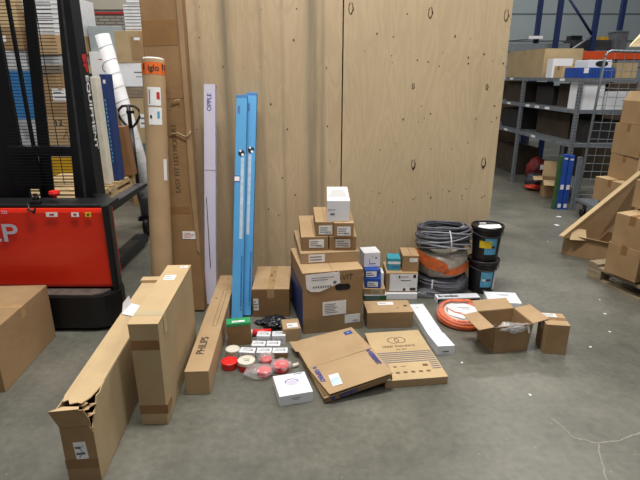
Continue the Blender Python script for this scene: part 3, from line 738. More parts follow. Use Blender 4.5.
# ------------------------------------------------------------------ small white boxes, pots, bags
SW = 'small white boxes beside the red pots'
def swb(x, y, label, w=.085, d=.062, h=.042, yaw=0, low=None, body='white'):
    dim = (w, d, h)
    e = carton('small_white_box', label, 'box', (x, y, 0), dim, yaw, body, seam=None, tape=None, topm='white', group=SW, bev=.0015)
    boxes('printing', [((0, .012, 0), (w * .6, .004, .0006)), ((-.006, -.004, 0), (w * .7, .003, .0006)), ((w * .3, .0, 0), (.008, .016, .0006))], 'greytext', e, mx=face_mx(dim, 'T'))
    boxes('printing', [((0, 0, 0), (w * .6, .004, .0006))], 'greytext', e, mx=face_mx(dim, 'F'))
    return e
swb(-.362, 2.865, 'small white box, left one of the back pair by the red tube', yaw=-3, h=.06)
swb(-.265, 2.868, 'small white box, right one of the back pair near the small kraft carton', yaw=2, h=.06)
swb(-.385, 2.778, 'small white box, left one of the middle pair', yaw=-2)
swb(-.292, 2.778, 'small white box, right one of the middle pair', yaw=0)
swb(-.445, 2.700, 'small white box at the left end of the front row of three', .095, .06, .04, -6)
swb(-.342, 2.698, 'small white box in the middle of the front row of three', .09, .06, .04, 0)
swb(-.245, 2.698, 'small white-topped box with a red-brown front, right end of the front row', .092, .06, .04, 2, body='kraft2')

e = thing('red_tube_pack', 'red plastic roll lying behind the small white boxes', 'roll', (-.385, 2.955, .022), 6)
tube('roll', (-.062, 0, 0), (.062, 0, 0), .022, 'pinkred', e)
lathe('end_cap', [(0, .0), (.023, .0), (.023, .006), (0, .006)], 'whitepaper', e, 20, mx=Matrix.Translation((-.068, 0, 0)) @ Matrix.Rotation(R(90), 4, 'Y'))

def pot(x, y, label, body, lid, h=.05, r=.044, z=0, lidh=.014):
    e = thing('round_pot', label, 'pot', (x, y, z))
    lathe('pot_body', [(0, 0), (r * .94, 0), (r * .97, .003), (r * .97, h - lidh - .001), (0, h - lidh - .001)], body, e, 32)
    lathe('lid', [(r * .97 + .0005, h - lidh), (r + .001, h - lidh + .001), (r + .001, h - .002), (r - .002, h), (r * .8, h), (r * .78, h - .002), (0, h - .002)], lid, e, 32)
    return e
pot(-.535, 2.695, 'round white pot with a white lid, behind the red pots', 'offwhite', 'offwhite', .055, .042)
pot(-.535, 2.575, 'round pot with a bright red lid, leftmost pot on the floor', 'redplastic', 'redplastic', .045, .048)
e = pot(-.432, 2.560, 'round red pot with a large white lid, beside the bagged red pots', 'redplastic', 'offwhite', .06, .050, lidh=.02)
boxes('printing', [((.0, .008, .0595), (.04, .003, .001)), ((.004, -.008, .0595), (.03, .003, .001))], 'greytext', e)
def bagpot(x, y, r, h, label, bag, seed, yaw=0):
    e = thing('bagged_red_fitting', label, 'plastic bag', (x, y, 0), yaw)
    lathe('red_fitting', [(0, .004), (r, .004), (r + .002, .008), (r + .001, h), (r * .75, h + .004), (0, h + .002)], 'pinkred', e, 28)
    blob('clear_bag', (bag[0], bag[1], .03), (bag[2], bag[3], .036), 'film', e, .22, 4, seed, .002)
    return e
bagpot(-.322, 2.618, .034, .032, 'red fitting in a clear plastic bag, directly in front of the small white boxes', (0, 0, .05, .042), 3)
bagpot(-.322, 2.495, .040, .034, 'red fitting in a clear bag with a loose end, left of the white square box', (-.028, -.012, .078, .055), 5)
bagpot(-.228, 2.545, .046, .04, 'red fitting in a clear plastic bag, behind the white square box', (0, 0, .058, .05), 8)
e = thing('black_plastic_bag', 'crumpled black plastic bag behind the red roll', 'plastic bag', (-.31, 3.085, 0))
blob('bag', (0, 0, .028), (.085, .07, .035), 'blackbag', e, .45, 5, 11, .001, 2.0)
blob('bag_tail', (-.08, .03, .012), (.06, .03, .012), 'blackbag', e, .4, 4, 12, .001, 2.0)
e = thing('white_plug', 'small off-white plug on the floor beside the flat tan carton', 'plug', (-.165, 2.565, 0), 30)
tube('plug_body', (0, 0, .012), (.035, 0, .012), .012, 'offwhite', e); tube('plug_rim', (.035, 0, .012), (.04, 0, .012), .0125, 'offwhite', e)

# ------------------------------------------------------------------ cable coils
def coil(cx, cy, cz, R0, W, H, n, m, par, r=.006, seed=0, tilt=.05, name='cable_windings', lo=.0):
    rg = random.Random(seed); bm = bmesh.new()
    for i in range(n):
        f = (i + .5) / n
        z = cz + H * f
        rr = R0 - W * rg.random() * (.25 + .9 * abs(f - .5))
        ph = rg.uniform(0, 6.28); tl = rg.uniform(-tilt, tilt); ox = rg.uniform(-.008, .008); oy = rg.uniform(-.008, .008)
        pts = []
        for k in range(40):
            a = 2 * PI * k / 40
            pts.append((cx + ox + rr * math.cos(a), cy + oy + rr * math.sin(a), z + tl * rr * math.cos(a - ph) + .004 * math.sin(3 * a + ph)))
        addpath(bm, pts, r, 6, True)
    return finish(bm, name, m, par, smooth=True)
CX, CY = .972, 3.735
e = thing('cable_coil', 'dark grey cable coil wrapped in plastic, lowest of the stacked coils', 'cable coil', (CX, CY, 0))
coil(0, 0, .02, .195, .05, .11, 34, 'wiregrey', e, .0075, 2, .03)
bm = bmesh.new()
def addshell(bm, R0, r_in, z0, z1, amp, seed, k=72, bulge=.02, frag=9):
    prof = []
    for j in range(17):
        a = 2 * PI * j / 16
        prof.append((.5 * (R0 + r_in) + .5 * (R0 - r_in) * math.copysign(abs(math.cos(a)) ** .7, math.cos(a)), .5 * (z0 + z1) + .5 * (z1 - z0) * math.copysign(abs(math.sin(a)) ** .7, math.sin(a))))
    prof = prof[:-1]; rings = []
    for i in range(k):
        a = 2 * PI * i / k; ring = []
        for j, (rr, zz) in enumerate(prof):
            v = Vector((rr * math.cos(a), rr * math.sin(a), zz))
            nn = noise.noise(v * frag + Vector((seed, 0, 0))) + .5 * noise.noise(v * frag * 3 + Vector((seed, 4, 0)))
            q = rr + amp * nn; zq = zz + amp * .8 * noise.noise(v * frag * 1.3 + Vector((0, seed, 7)))
            ring.append(bm.verts.new((q * math.cos(a), q * math.sin(a), max(zq, z0 * .0 + .001))))
        rings.append(ring)
    n = len(prof)
    for i in range(k):
        A = rings[i]; B = rings[(i + 1) % k]
        for j in range(n): bm.faces.new((A[j], A[(j + 1) % n], B[(j + 1) % n], B[j]))
addshell(bm, .206, .10, .004, .14, .012, 3)
finish(bm, 'plastic_wrap', 'filmgrey', e, smooth=True)
blob('plastic_wrap_tail', (-.12, -.165, .03), (.12, .05, .028), 'filmgrey', e, .35, 4, 4, .002, 2)
box('white_tie', (-.105, -.178, .105), (.012, .006, .075), 'whitepaper', e)
zC2 = .15
e = thing('cable_coil', 'cable coil in milky plastic with orange windings showing, middle of the stacked coils', 'cable coil', (CX - .005, CY, zC2))
M['coilwrap'] = mat('milky_coil_wrap', (182, 176, 164), (160, 154, 142), 14, .35, bump=.8, bscale=22)
bm = bmesh.new(); addshell(bm, .203, .09, .004, .200, .012, 9)
finish(bm, 'wrapped_windings', 'coilwrap', e, smooth=True)
# orange windings showing as two tilted swooshes
def swoosh(a0, a1, z0, z1, h0, h1, rr):
    bm = bmesh.new(); A = []; B = []
    for i in range(25):
        f = i / 24; a = R(a0 + (a1 - a0) * f); z = z0 + (z1 - z0) * f; hh = (h0 + (h1 - h0) * f) * (math.sin(PI * min(1, max(.06, f))) ** .4 + .05)
        A.append(bm.verts.new((rr * math.cos(a), rr * math.sin(a), z - hh / 2))); B.append(bm.verts.new(((rr - .004) * math.cos(a), (rr - .004) * math.sin(a), z + hh / 2)))
    for i in range(24): bm.faces.new((A[i], A[i + 1], B[i + 1], B[i]))
    return finish(bm, 'orange_windings', 'orangefilm', e, smooth=True)
M['orangefilm'] = mat('orange_under_film', (208, 102, 46), (178, 92, 50), 26, .3, bump=.6, bscale=40)
swoosh(176, 272, .185, .10, .06, .12, .216)
swoosh(262, 340, .06, .10, .05, .075, .214)
swoosh(186, 262, .15, .13, .05, .07, .2165)
zC3 = .340
e = thing('cable_coil', 'grey cable coil with white tie, topmost of the stacked coils', 'cable coil', (CX - .002, CY - .01, zC3 + .018), 0, -9, -2)
coil(0, 0, .01, .205, .11, .16, 44, 'wiregrey', e, .0085, 5, .09)
coil(0, 0, .01, .196, .12, .155, 18, 'wiredark', e, .0085, 6, .08, 'dark_windings')
coil(0, 0, .02, .207, .02, .11, 5, 'wirelight', e, .006, 8, .22, 'light_windings')
bm = bmesh.new()
addpath(bm, [(.0, -.13, .15), (.0, -.16, .158), (.003, -.2, .148), (.006, -.218, .12), (.01, -.222, .07), (.012, -.218, .02), (.014, -.19, .004)], .0055, 6)
finish(bm, 'white_tie', 'whitepaper', e, smooth=True)
path('cable_end', [(-.19, -.06, .10), (-.185, -.09, .13), (-.15, -.12, .155), (-.1, -.13, .163), (-.06, -.12, .160), (-.05, -.14, .14)], .0035, 'papertape', e)
path('cable_end', [(.08, -.12, .158), (.13, -.11, .17), (.18, -.08, .155), (.205, -.06, .12), (.20, -.09, .06)], .0045, 'wirelight', e)

# ring of orange hose in plastic
e = thing('hose_coil', 'flat ring of orange and white hose in clear plastic, left of the open carton', 'hose coil', (.992, 3.17, .014), 0, 5, 0)
def rings(specs, m, name, r):
    bm = bmesh.new()
    for rr, z, s in specs:
        addpath(bm, [(rr * math.cos(2 * PI * k / 48) , rr * math.sin(2 * PI * k / 48), z + .004 * math.sin(2 * 2 * PI * k / 48 + s)) for k in range(48)], r, 8, True)
    return finish(bm, name, m, e, smooth=True)
rings([(.158, .012, 0), (.160, .032, 1), (.150, .05, 2), (.138, .058, 4)], 'orange', 'orange_hose', .0095)
rings([(.122, .018, 2), (.128, .044, .6)], 'orange', 'orange_hose', .008)
path('orange_hose', [(-.13, .09, .06), (-.06, .12, .075), (.02, .10, .08), (.08, .13, .072), (.13, .09, .06)], .008, 'orange', e)
path('orange_hose', [(-.15, .03, .06), (-.10, .09, .078), (-.02, .135, .07), (.06, .11, .078), (.12, .12, .06)], .007, 'orange', e)
rings([(.10, .02, 0), (.112, .052, 2), (.085, .03, 1)], 'offwhite', 'white_hose', .012)
M['hoselabel'] = mat('white_hose_label', (228, 226, 230), None, 10, .5)
sheet('paper_insert', [(-.105, -.06, .066), (-.02, -.115, .066), (.10, -.07, .066), (.11, .03, .066), (.03, .09, .066), (-.09, .07, .066)], 'whitepaper', e, .002, (0, 0, 1))
boxes('printing', [((.02, .03, .0688), (.08, .006, .0006)), ((.03, .01, .0688), (.06, .004, .0006)), ((-.03, -.03, .0688), (.05, .004, .0006))], 'greytext', e)
path('orange_thread', [(-.10, .03, .071), (-.06, -.03, .072), (.0, -.065, .072), (.08, -.085, .070)], .0035, 'orange', e)
bm = bmesh.new(); addshell(bm, .178, .02, .002, .082, .010, 6, frag=12); finish(bm, 'clear_bag', 'filmthin', e, smooth=True)

# flat white boxes with dark things at the back right
dim = (.33, .075, .045)
e = carton('long_white_box', 'slim white box with black lettering in front of the black buckets', 'box', (1.045, 3.478, 0), dim, 4, 'white', seam=None, tape=None)
e2 = e
text('lettering', 'bemko', .05, 'black', e, face_mx(dim, 'T', -.07, 0), sx=1.1, bold=.002)
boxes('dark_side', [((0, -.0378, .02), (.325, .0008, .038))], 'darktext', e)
dim = (.235, .19, .05)
e = carton('white_box', 'wide white box lying behind the open carton, right of the slim lettered box', 'box', (1.375, 3.44, 0), dim, -6, 'white', seam=None, tape=None)
boxes('printing', [((.02, .05, 0), (.09, .004, .0006)), ((.02, .035, 0), (.06, .004, .0006))], 'greytext', e, mx=face_mx(dim, 'T'))

# long white box
dim = (.10, .62, .046)
e = thing('long_white_box', 'long slim white carton bent near its front end, right of the striped carton', 'box', (.737, 3.025, 0), 5.6)
bm = bmesh.new(); w, d, h = dim
addbox(bm, (0, .09, h / 2), (w, d - .18, h)); 
finish(bm, 'carton_body', 'white', e)
bm = bmesh.new()
vs = addbox(bm, (0, -d / 2 + .088, h / 2), (w + .008, .176, h))
for v in bm.verts:
    if v.co.y < -d / 2 + .02: v.co.x += .012; 
    if v.co.z > .02: v.co.z += .012 if v.co.y < -d / 2 + .05 else .005
finish(bm, 'bent_end', 'white', e)
boxes('printing', [((-.01, .25, h + .0006), (.03, .004, .0006))], 'greytext', e)
box('printing', (.01, -d / 2 - .0006, .02), (.04, .001, .008), 'greytext', e)

# ------------------------------------------------------------------ buckets
def bucket(z, label, lidlabel, sticky, x=1.292, y=3.70, rot=0):
    e = thing('black_bucket', label, 'bucket', (x, y, z), rot)
    lathe('bucket_body', [(0, .004), (.088, .004), (.092, 0), (.096, .004), (.110, .225), (.114, .226), (.114, .238), (.111, .238), (.112, .262)], 'black', e)
    lathe('lid', [(.1125, .250), (.122, .250), (.124, .258), (.124, .272), (.118, .276), (.112, .273), (.110, .266), (0, .266)], 'black', e)
    pts = [(.118 * math.cos(a), .118 * math.sin(a), .235 - .10 * math.sin((a - PI) if a > PI else 0) ** 1) for a in [PI + PI * k / 20 for k in range(21)]]
    path('handle', [(p[0], p[1] - .004, .232 - .03 * math.sin(PI * i / 20)) for i, p in enumerate(pts)], .003, 'darkgrey', e)
    def bp(nm, a0, a1, z0, z1, m, lift=.001):
        bm = bmesh.new(); A = []; B = []
        for i in range(11):
            a = R(a0 + (a1 - a0) * i / 10); r0 = .096 + (z0 / .225) * .014 + lift; r1 = .096 + (z1 / .225) * .014 + lift
            A.append(bm.verts.new((r0 * math.cos(a), r0 * math.sin(a), z0))); B.append(bm.verts.new((r1 * math.cos(a), r1 * math.sin(a), z1)))
        for i in range(10): bm.faces.new((A[i], A[i + 1], B[i + 1], B[i]))
        return finish(bm, nm, m, e, smooth=True)
    bp('blue_label', -112, -60, .06, .19, 'labelblue')
    bp('printing', -106, -92, .115, .13, 'whitepaper', .0018); bp('printing', -90, -68, .113, .13, 'darktext', .0018)
    if lidlabel:
        sheet('lid_label', [(-.09, -.045, .2675), (-.03, -.098, .2675), (.085, -.062, .2675), (.098, .02, .2675), (-.06, .01, .2675)], 'whitepaper', e, .001, (0, 0, 1))
        box('printing', (-.02, .06, .2675), (.05, .02, .001), 'whitepaper', e)
    if sticky: bp('yellow_sticker', -134, -84, .112, .170, 'yellow', .0026)
    else:
        bp('side_label', -52, -30, .03, .20, 'whitepaper'); bp('printing', -100, -82, .02, .04, 'greytext')
    return e
bucket(0, 'lower of two stacked black buckets with blue labels', False, False)
bucket(.272, 'upper of two stacked black buckets, with yellow sticker and white lid label', True, True, x=1.296)

# ------------------------------------------------------------------ open carton and its neighbour
def open_box(name, label, loc, dim, yaw, m, flaps, taper=.0, group=None, t=.004, inner='inner', topm=None):
    """flaps: dict side -> (angle from vertical outward, length)"""
    w, d, h = dim
    e = thing(name, label, 'cardboard box', loc, yaw, group=group)
    bm = bmesh.new(); k = taper
    def P(sx, sy, z): return Vector((sx * (w / 2 - k * (1 - z / h)), sy * (d / 2 - k * (1 - z / h)), z))
    for a, b in (((-1, -1), (1, -1)), ((1, -1), (1, 1)), ((1, 1), (-1, 1)), ((-1, 1), (-1, -1))):
        n = -Vector(((a[0] + b[0]) / 2, (a[1] + b[1]) / 2, 0))
        slab(bm, [P(*a, 0), P(*b, 0), P(*b, h), P(*a, h)], n, t)
    slab(bm, [P(-1, -1, 0), P(1, -1, 0), P(1, 1, 0), P(-1, 1, 0)], (0, 0, 1), t)
    finish(bm, 'carton_body', m, e)
    for s, (ang, ln, sk) in flaps.items():
        a, b, o = {'F': ((-1, -1), (1, -1), Vector((0, -1, 0))), 'B': ((1, 1), (-1, 1), Vector((0, 1, 0))), 'L': ((-1, 1), (-1, -1), Vector((-1, 0, 0))), 'R': ((1, -1), (1, 1), Vector((1, 0, 0)))}[s]
        A = P(*a, h); B = P(*b, h); dr = (o * math.sin(R(ang)) + Vector((0, 0, 1)) * math.cos(R(ang))) * ln
        al = (B - A).normalized()
        sheet('flap', [A + al * .003, B - al * .003, B - al * (.006 - sk) + dr, A + al * (.006 + sk) + dr], topm or m, e, .0035, dr.cross(al) * (1 if s in 'FBLR' else 1))
    return e
e = open_box('open_cardboard_box', 'open kraft carton with raised flaps and packing film inside, on the right of the pile', (1.165, 2.838, 0), (.26, .22, .19), 11, 'kraft',
             {'B': (72, .10, 0), 'L': (97, .10, -.0), 'R': (80, .11, .0)}, .012, topm='kraftlight')
blob('packing_film', (.0, -.095, .172), (.10, .03, .022), 'film', e, .5, 4, 21, None, 2.2)
blob('packing_film', (.02, -.115, .165), (.05, .010, .022), 'film', e, .4, 4, 22, None, 2.2)
sheet('tape_strip', [(.085, -.11, .184), (.1, -.11, .184), (.118, -.108, .13), (.105, -.11, .125)], 'whitepaper', e, .001)
c1 = thing('white_cup', 'pale plastic fitting lying inside the open kraft carton', 'fitting', (1.175, 2.865, .075), 30, 0, 40)
lathe('fitting', [(0, 0), (.02, 0), (.03, .06), (.027, .06), (.018, .004), (0, .004)], 'offwhite', c1, 24)
c2 = thing('dark_fitting', 'dark fitting lying inside the open kraft carton beside the pale one', 'fitting', (1.105, 2.83, .06), 30)
box('fitting', (0, 0, .03), (.06, .05, .05), 'darkgrey', c2, bevel=.008); tube('nozzle', (0, 0, .055), (0, 0, .08), .012, 'darkgrey', c2)
c3 = thing('packed_carton', 'carton packed low inside the open kraft carton', 'cardboard box', (1.165, 2.846, .006), 12)
box('carton_body', (0, 0, .026), (.19, .16, .05), 'kraft2', c3, bevel=.003)

dim = (.138, .165, .2)
e = carton('cardboard_box', 'upright kraft carton with white label on top, just right of the open carton', 'cardboard box', (1.462, 2.80, 0), dim, -8.2, 'kraft', seam='x', tape='tape', topm='kraftlight')
sticker(e, dim, 'T', -.02, .05, .085, .045, 3, seed=20)

# ------------------------------------------------------------------ red lift truck
e = thing('lift_truck', 'red and black stacker lift truck with mesh mast, at the left', 'lift truck', (-2.1, 3.3, 0))
def W(name, c, s, m, bevel=0, par=None):
    return box(name, (c[0] + 2.1, c[1] - 3.3, c[2]), s, m, par or e, bevel)
# red cover: face at y=3.12, sloped a little
bm = bmesh.new(); vs = addbox(bm, (0, 0, 0), (1.3, .17, .56), bevel=.03)
for v in bm.verts:
    if v.co.z > 0: v.co.y += .012 * (1 if v.co.y < 0 else 0); v.co.x -= .0
bm.transform(Matrix.Translation((-2.045 + 2.1, 3.205 - 3.3, .545)))
finish(bm, 'red_cover', 'red', e)
W('top_plate', (-2.03, 3.25, .832), (1.30, .20, .022), 'blackmetal', .008)
bm = bmesh.new(); slab(bm, [(x + 2.1, y - 3.3, .25) for x, y in [(-1.405, 3.115), (-1.385, 3.12), (-1.375, 3.15), (-1.395, 3.25), (-1.50, 3.48), (-1.62, 3.48), (-1.44, 3.2)]], (0, 0, 1), .59); finish(bm, 'side_panel', 'black', e)
# skirt with rounded corner
bm = bmesh.new()
pts = [(-2.7, 3.0), (-1.50, 3.0), (-1.43, 3.02), (-1.385, 3.07), (-1.36, 3.14), (-1.37, 3.22), (-1.60, 3.62), (-2.7, 3.62)]
slab(bm, [(x + 2.1, y - 3.3, .03) for x, y in pts], (0, 0, 1), .22)
finish(bm, 'skirt', 'black', e)
bm = bmesh.new(); slab(bm, [(x + 2.1, y - 3.3, .252) for x, y in [(-2.6, 3.02), (-1.52, 3.02), (-1.45, 3.05), (-1.42, 3.12), (-2.6, 3.12)]], (0, 0, 1), .012)
finish(bm, 'step_mat', 'ledge', e)
W('rear_block', (-2.1, 3.5, .42), (1.0, .1, .74), 'blackmetal')
text('lettering', 'EP', .17, 'lilac', e, Matrix.Translation((-1.975 + 2.1, 3.1180 - 3.3, .655)) @ Matrix.Rotation(R(90), 4, 'X'), align='RIGHT', sx=1.3, bold=.002)
text('lettering', '222', .028, 'lilac', e, Matrix.Translation((-2.04 + 2.1, 3.120 - 3.3, .80)) @ Matrix.Rotation(R(80), 4, 'X'))
for x, w_, m_ in [(-1.735, .075, 'whitepaper'), (-1.585, .05, 'whitepaper'), (-1.50, .04, 'yellow')]:
    s_ = box('warning_sticker', (0, 0, 0), (w_, .03, .001), m_, e, mx=Matrix.Translation((x + 2.1, 3.121 - 3.3, .785)) @ Matrix.Rotation(R(86), 4, 'X'))
    box('sticker_mark', (0, 0, .001), (w_ * .4, .012, .001), 'redtext' if m_ == 'whitepaper' else 'darktext', s_, mx=Matrix.Translation((x + 2.1, 3.121 - 3.3, .785)) @ Matrix.Rotation(R(86), 4, 'X'))
lathe('emergency_button', [(0, 0), (.012, 0), (.012, .02), (.03, .022), (.036, .035), (.03, .05), (0, .054)], 'redplastic', e, 24, (-1.76 + 2.1, 3.24 - 3.3, .865))
lathe('key_switch', [(0, 0), (.02, 0), (.02, .02), (.012, .024), (.012, .04), (0, .04)], 'black', e, 20, (-1.865 + 2.1, 3.2 - 3.3, .865))
o = W('key', (-1.855, 3.17, .855), (.075, .03, .025), 'black', .008)
path('key_cord', [(-1.88 + 2.1, 3.13 - 3.3, .86), (-1.87 + 2.1, 3.11 - 3.3, .82), (-1.84 + 2.1, 3.11 - 3.3, .80), (-1.83 + 2.1, 3.11 - 3.3, .83)], .008, 'black', e)
# mast
def prism(name, pts, y0, t, m):
    bm = bmesh.new(); slab(bm, [(x + 2.1, y0 - 3.3, z) for x, z in pts], (0, 1, 0), t); return finish(bm, name, m, e)
prism('mast_upright', [(-1.81, .12), (-1.605, .12), (-1.60, 2.87), (-1.635, 2.87)], 3.52, .14, 'blackmetal')
prism('mast_channel', [(-1.70, .8), (-1.68, .8), (-1.625, 2.8), (-1.635, 2.8)], 3.515, .004, 'darkgrey')
W('mast_upright', (-2.27, 3.60, 1.5), (.28, .03, 2.75), 'blackmetal', .006)
prism('lift_cylinder', [(-2.08, .3), (-1.99, .3), (-1.825, 2.87), (-1.89, 2.87)], 3.60, .015, 'blackmetal')
W('hose_rail', (-2.035, 3.58, 1.55), (.02, .02, 2.3), 'black')
W('mast_crossbar', (-1.95, 3.56, 1.13), (.5, .04, .07), 'blackmetal', .004)
W('guard_panel', (-2.09, 3.585, .98), (.14, .01, .26), 'blackmetal')
bm = bmesh.new()
z = .90
while z < 2.7:
    addbox(bm, (-1.95 + 2.1, 3.50 - 3.3, z), (.46, .003, .0045)); z += .0215
for x in (-2.08, -1.99, -1.83): addbox(bm, (x + 2.1, 3.524 - 3.3, 1.8), (.004, .004, 1.8))
finish(bm, 'mesh_guard', 'blackmetal', e)
def side_text(t, size, z, sx, m, b):
    mm = Matrix.Translation((-1.6005 + 2.1, 3.612 - 3.3, z)) @ Matrix(((0, 0, 1, 0), (1, 0, 0, 0), (0, 1, 0, 0), (0, 0, 0, 1))) @ Matrix.Rotation(R(-90), 4, 'Z')
    text('lettering', t, size, m, e, mm, sx=sx, bold=b)
side_text('EQUIPMENT', .062, 1.39, 1.5, 'whitepaper', .0015)
side_text('EP', .075, 1.72, 1.45, 'redtext', .006)
# outriggers and forks
for x in (-1.80, -2.44):
    W('outrigger', (x, 4.22, .075), (.13, 1.2, .09), 'blackmetal', .02)
    o = W('outrigger_recess', (x, 4.68, .122), (.07, .12, .004), 'void')
    tube('load_wheel', (x + 2.1 - .04, 4.72 - 3.3, .04), (x + 2.1 + .04, 4.72 - 3.3, .04), .038, 'darkgrey', e)
for x in (-1.82, -2.44):
    bm = bmesh.new()
    pr = [(3.70, .56), (3.70, .62), (4.86, .62), (4.93, .605), (4.93, .59), (4.2, .565)]
    slab(bm, [(x + 2.1 - .10, y - 3.3, z) for y, z in pr], (1, 0, 0), .2)
    finish(bm, 'fork', 'blackmetal', e)
    box('fork_top', (x + 2.1, 4.26 - 3.3, .622), (.185, 1.18, .004), 'platebright', e)
W('fork_carriage', (-2.12, 3.69, .54), (.80, .03, .2), 'blackmetal')
for x in (-2.5, -1.6):
    tube('drive_wheel', (x + 2.1 - .03, 3.3 - 3.3, .05), (x + 2.1 + .03, 3.3 - 3.3, .05), .05, 'darkgrey', e)

# ------------------------------------------------------------------ pallet and panels on the forks
def pallet(loc, yaw, label, w=.8, d=1.2, m='wood', h=.144, name='wooden_pallet'):
    e = thing(name, label, 'pallet', loc, yaw)
    n = 7
    for i in range(n):
        y = -d / 2 + .05 + (d - .10) * i / (n - 1)
        box('deck_board', (0, y, h - .011), (w, .10 if i % 2 == 0 else .085, .021), m, e)
    for x in (-w / 2 + .05, 0, w / 2 - .05):
        box('bottom_board', (x, 0, .011), (.10, d, .021), m, e)
        box('stringer', (x, 0, h - .033), (.10, d, .021), m, e)
        for y in (-d / 2 + .07, 0, d / 2 - .07): box('block', (x, y, (h - .0215) / 2), (.098, .14, h - .069), m, e)
    return e
pallet((-2.17, 4.32, .625), 0, 'wooden pallet raised on the lift truck forks under the leaning panels', .72, 1.05, h=.10)
def lean_panel(name, label, cat, loc, dim, m, yaw=0, rx=0, ry=0):
    e = thing(name, label, cat, loc, yaw, rx, ry)
    box('panel_body', (0, 0, dim[2] / 2), dim, m, e, bevel=.004)
    box('edge_strip', (0, -dim[1] / 2 - .001, dim[2] / 2), (dim[0] * .8, .002, dim[2] * .97), m, e)
    return e
e = lean_panel('white_profile', 'long pale white profile standing beside the mast', 'profile', (-1.872, 4.36, .726), (.062, .10, .90), 'offwhite')
e = lean_panel('blue_flat_pack', 'tall blue flat pack standing between the white profile and the brown board', 'flat pack', (-1.852, 4.55, .726), (.058, .14, .92), 'navy')
boxes('printing', [((.002 * (i % 3) - .004, -.0725, .18 + i * .035), (.010, .001, .02)) for i in range(16)], 'labelblue', e)
box('white_tag', (.01, -.073, .86), (.02, .002, .03), 'whitepaper', e)
e = lean_panel('brown_flat_pack', 'brown cardboard flat pack leaning to the left on the raised pallet', 'flat pack', (-1.825, 4.76, .726), (.10, .12, .46), 'brownpanel', ry=-4)
box('front_tape', (0, -.062, .25), (.03, .001, .3), 'tape', e)

# white roll
e = thing('white_roll', 'long white wrapped roll leaning diagonally behind the lift truck', 'roll', (-1.86, 5.50, .07), 0, 0, 0)
p1 = Vector((-.37, .02, 1.96)); 
bm = bmesh.new(); addtube(bm, (0, 0, 0), p1, .075, .072, 28)
o = finish(bm, 'roll_body', 'whiteroll', e)
for p in o.data.polygons: p.use_smooth = len(p.vertices) == 4
bm = bmesh.new()
dz = p1.normalized(); q = dz.to_track_quat('Z', 'Y').to_matrix().to_4x4()
for k in range(14):
    c = p1 * (k + .6) / 14.5
    bmesh.ops.create_cone(bm, cap_ends=False, segments=28, radius1=.0758, radius2=.0754, depth=.006, matrix=Matrix.Translation(c) @ q @ Matrix.Rotation(R(12), 4, 'X'))
finish(bm, 'wrap_lines', 'bluegrey', e, smooth=True)

# hand pallet truck
e = thing('pallet_truck', 'black hand pallet truck with loop handle behind the raised forks', 'pallet truck', (-1.90, 5.12, 0))
path('loop_handle', [(.0, 0, 1.12), (-.06, 0, 1.18), (-.10, 0, 1.24), (-.10, 0, 1.31), (-.06, 0, 1.345), (0, 0, 1.35), (.06, 0, 1.345), (.10, 0, 1.31), (.10, 0, 1.24), (.06, 0, 1.18)], .013, 'black', e, 10, True)
tube('handle_bar', (0, 0, 1.12), (0, 0, 1.36), .02, 'black', e)
box('control_lever', (.02, -.02, 1.29), (.08, .02, .03), 'black', e, .006)
tube('shaft', (0, 0, .5), (0, 0, 1.13), .024, 'blackmetal', e)
tube('shaft', (0.03, .03, .3), (0, 0, .55), .035, 'darkgrey', e)
box('pump_housing', (.10, .06, .32), (.2, .16, .22), 'darkgrey', e, .02)
tube('pump_cylinder', (.14, .02, .2), (.14, .02, .5), .045, 'darkgrey', e)
box('steer_block', (.1, .06, .19), (.24, .14, .06), 'blackmetal', e, .01)
for s in (-1, 1): tube('steer_wheel', (.12 + s * .07 - .025, .03, .10), (.12 + s * .07 + .025, .03, .10), .098, 'black', e, seg=28)
for s in (-1, 1): tube('wheel_hub', (.12 + s * .07 - .027, .03, .10), (.12 + s * .07 + .027, .03, .10), .04, 'platebright', e)
for s in (-1, 1): box('fork', (.1 + s * .17, .85, .10), (.15, 1.15, .05), 'darkgrey', e, .01)

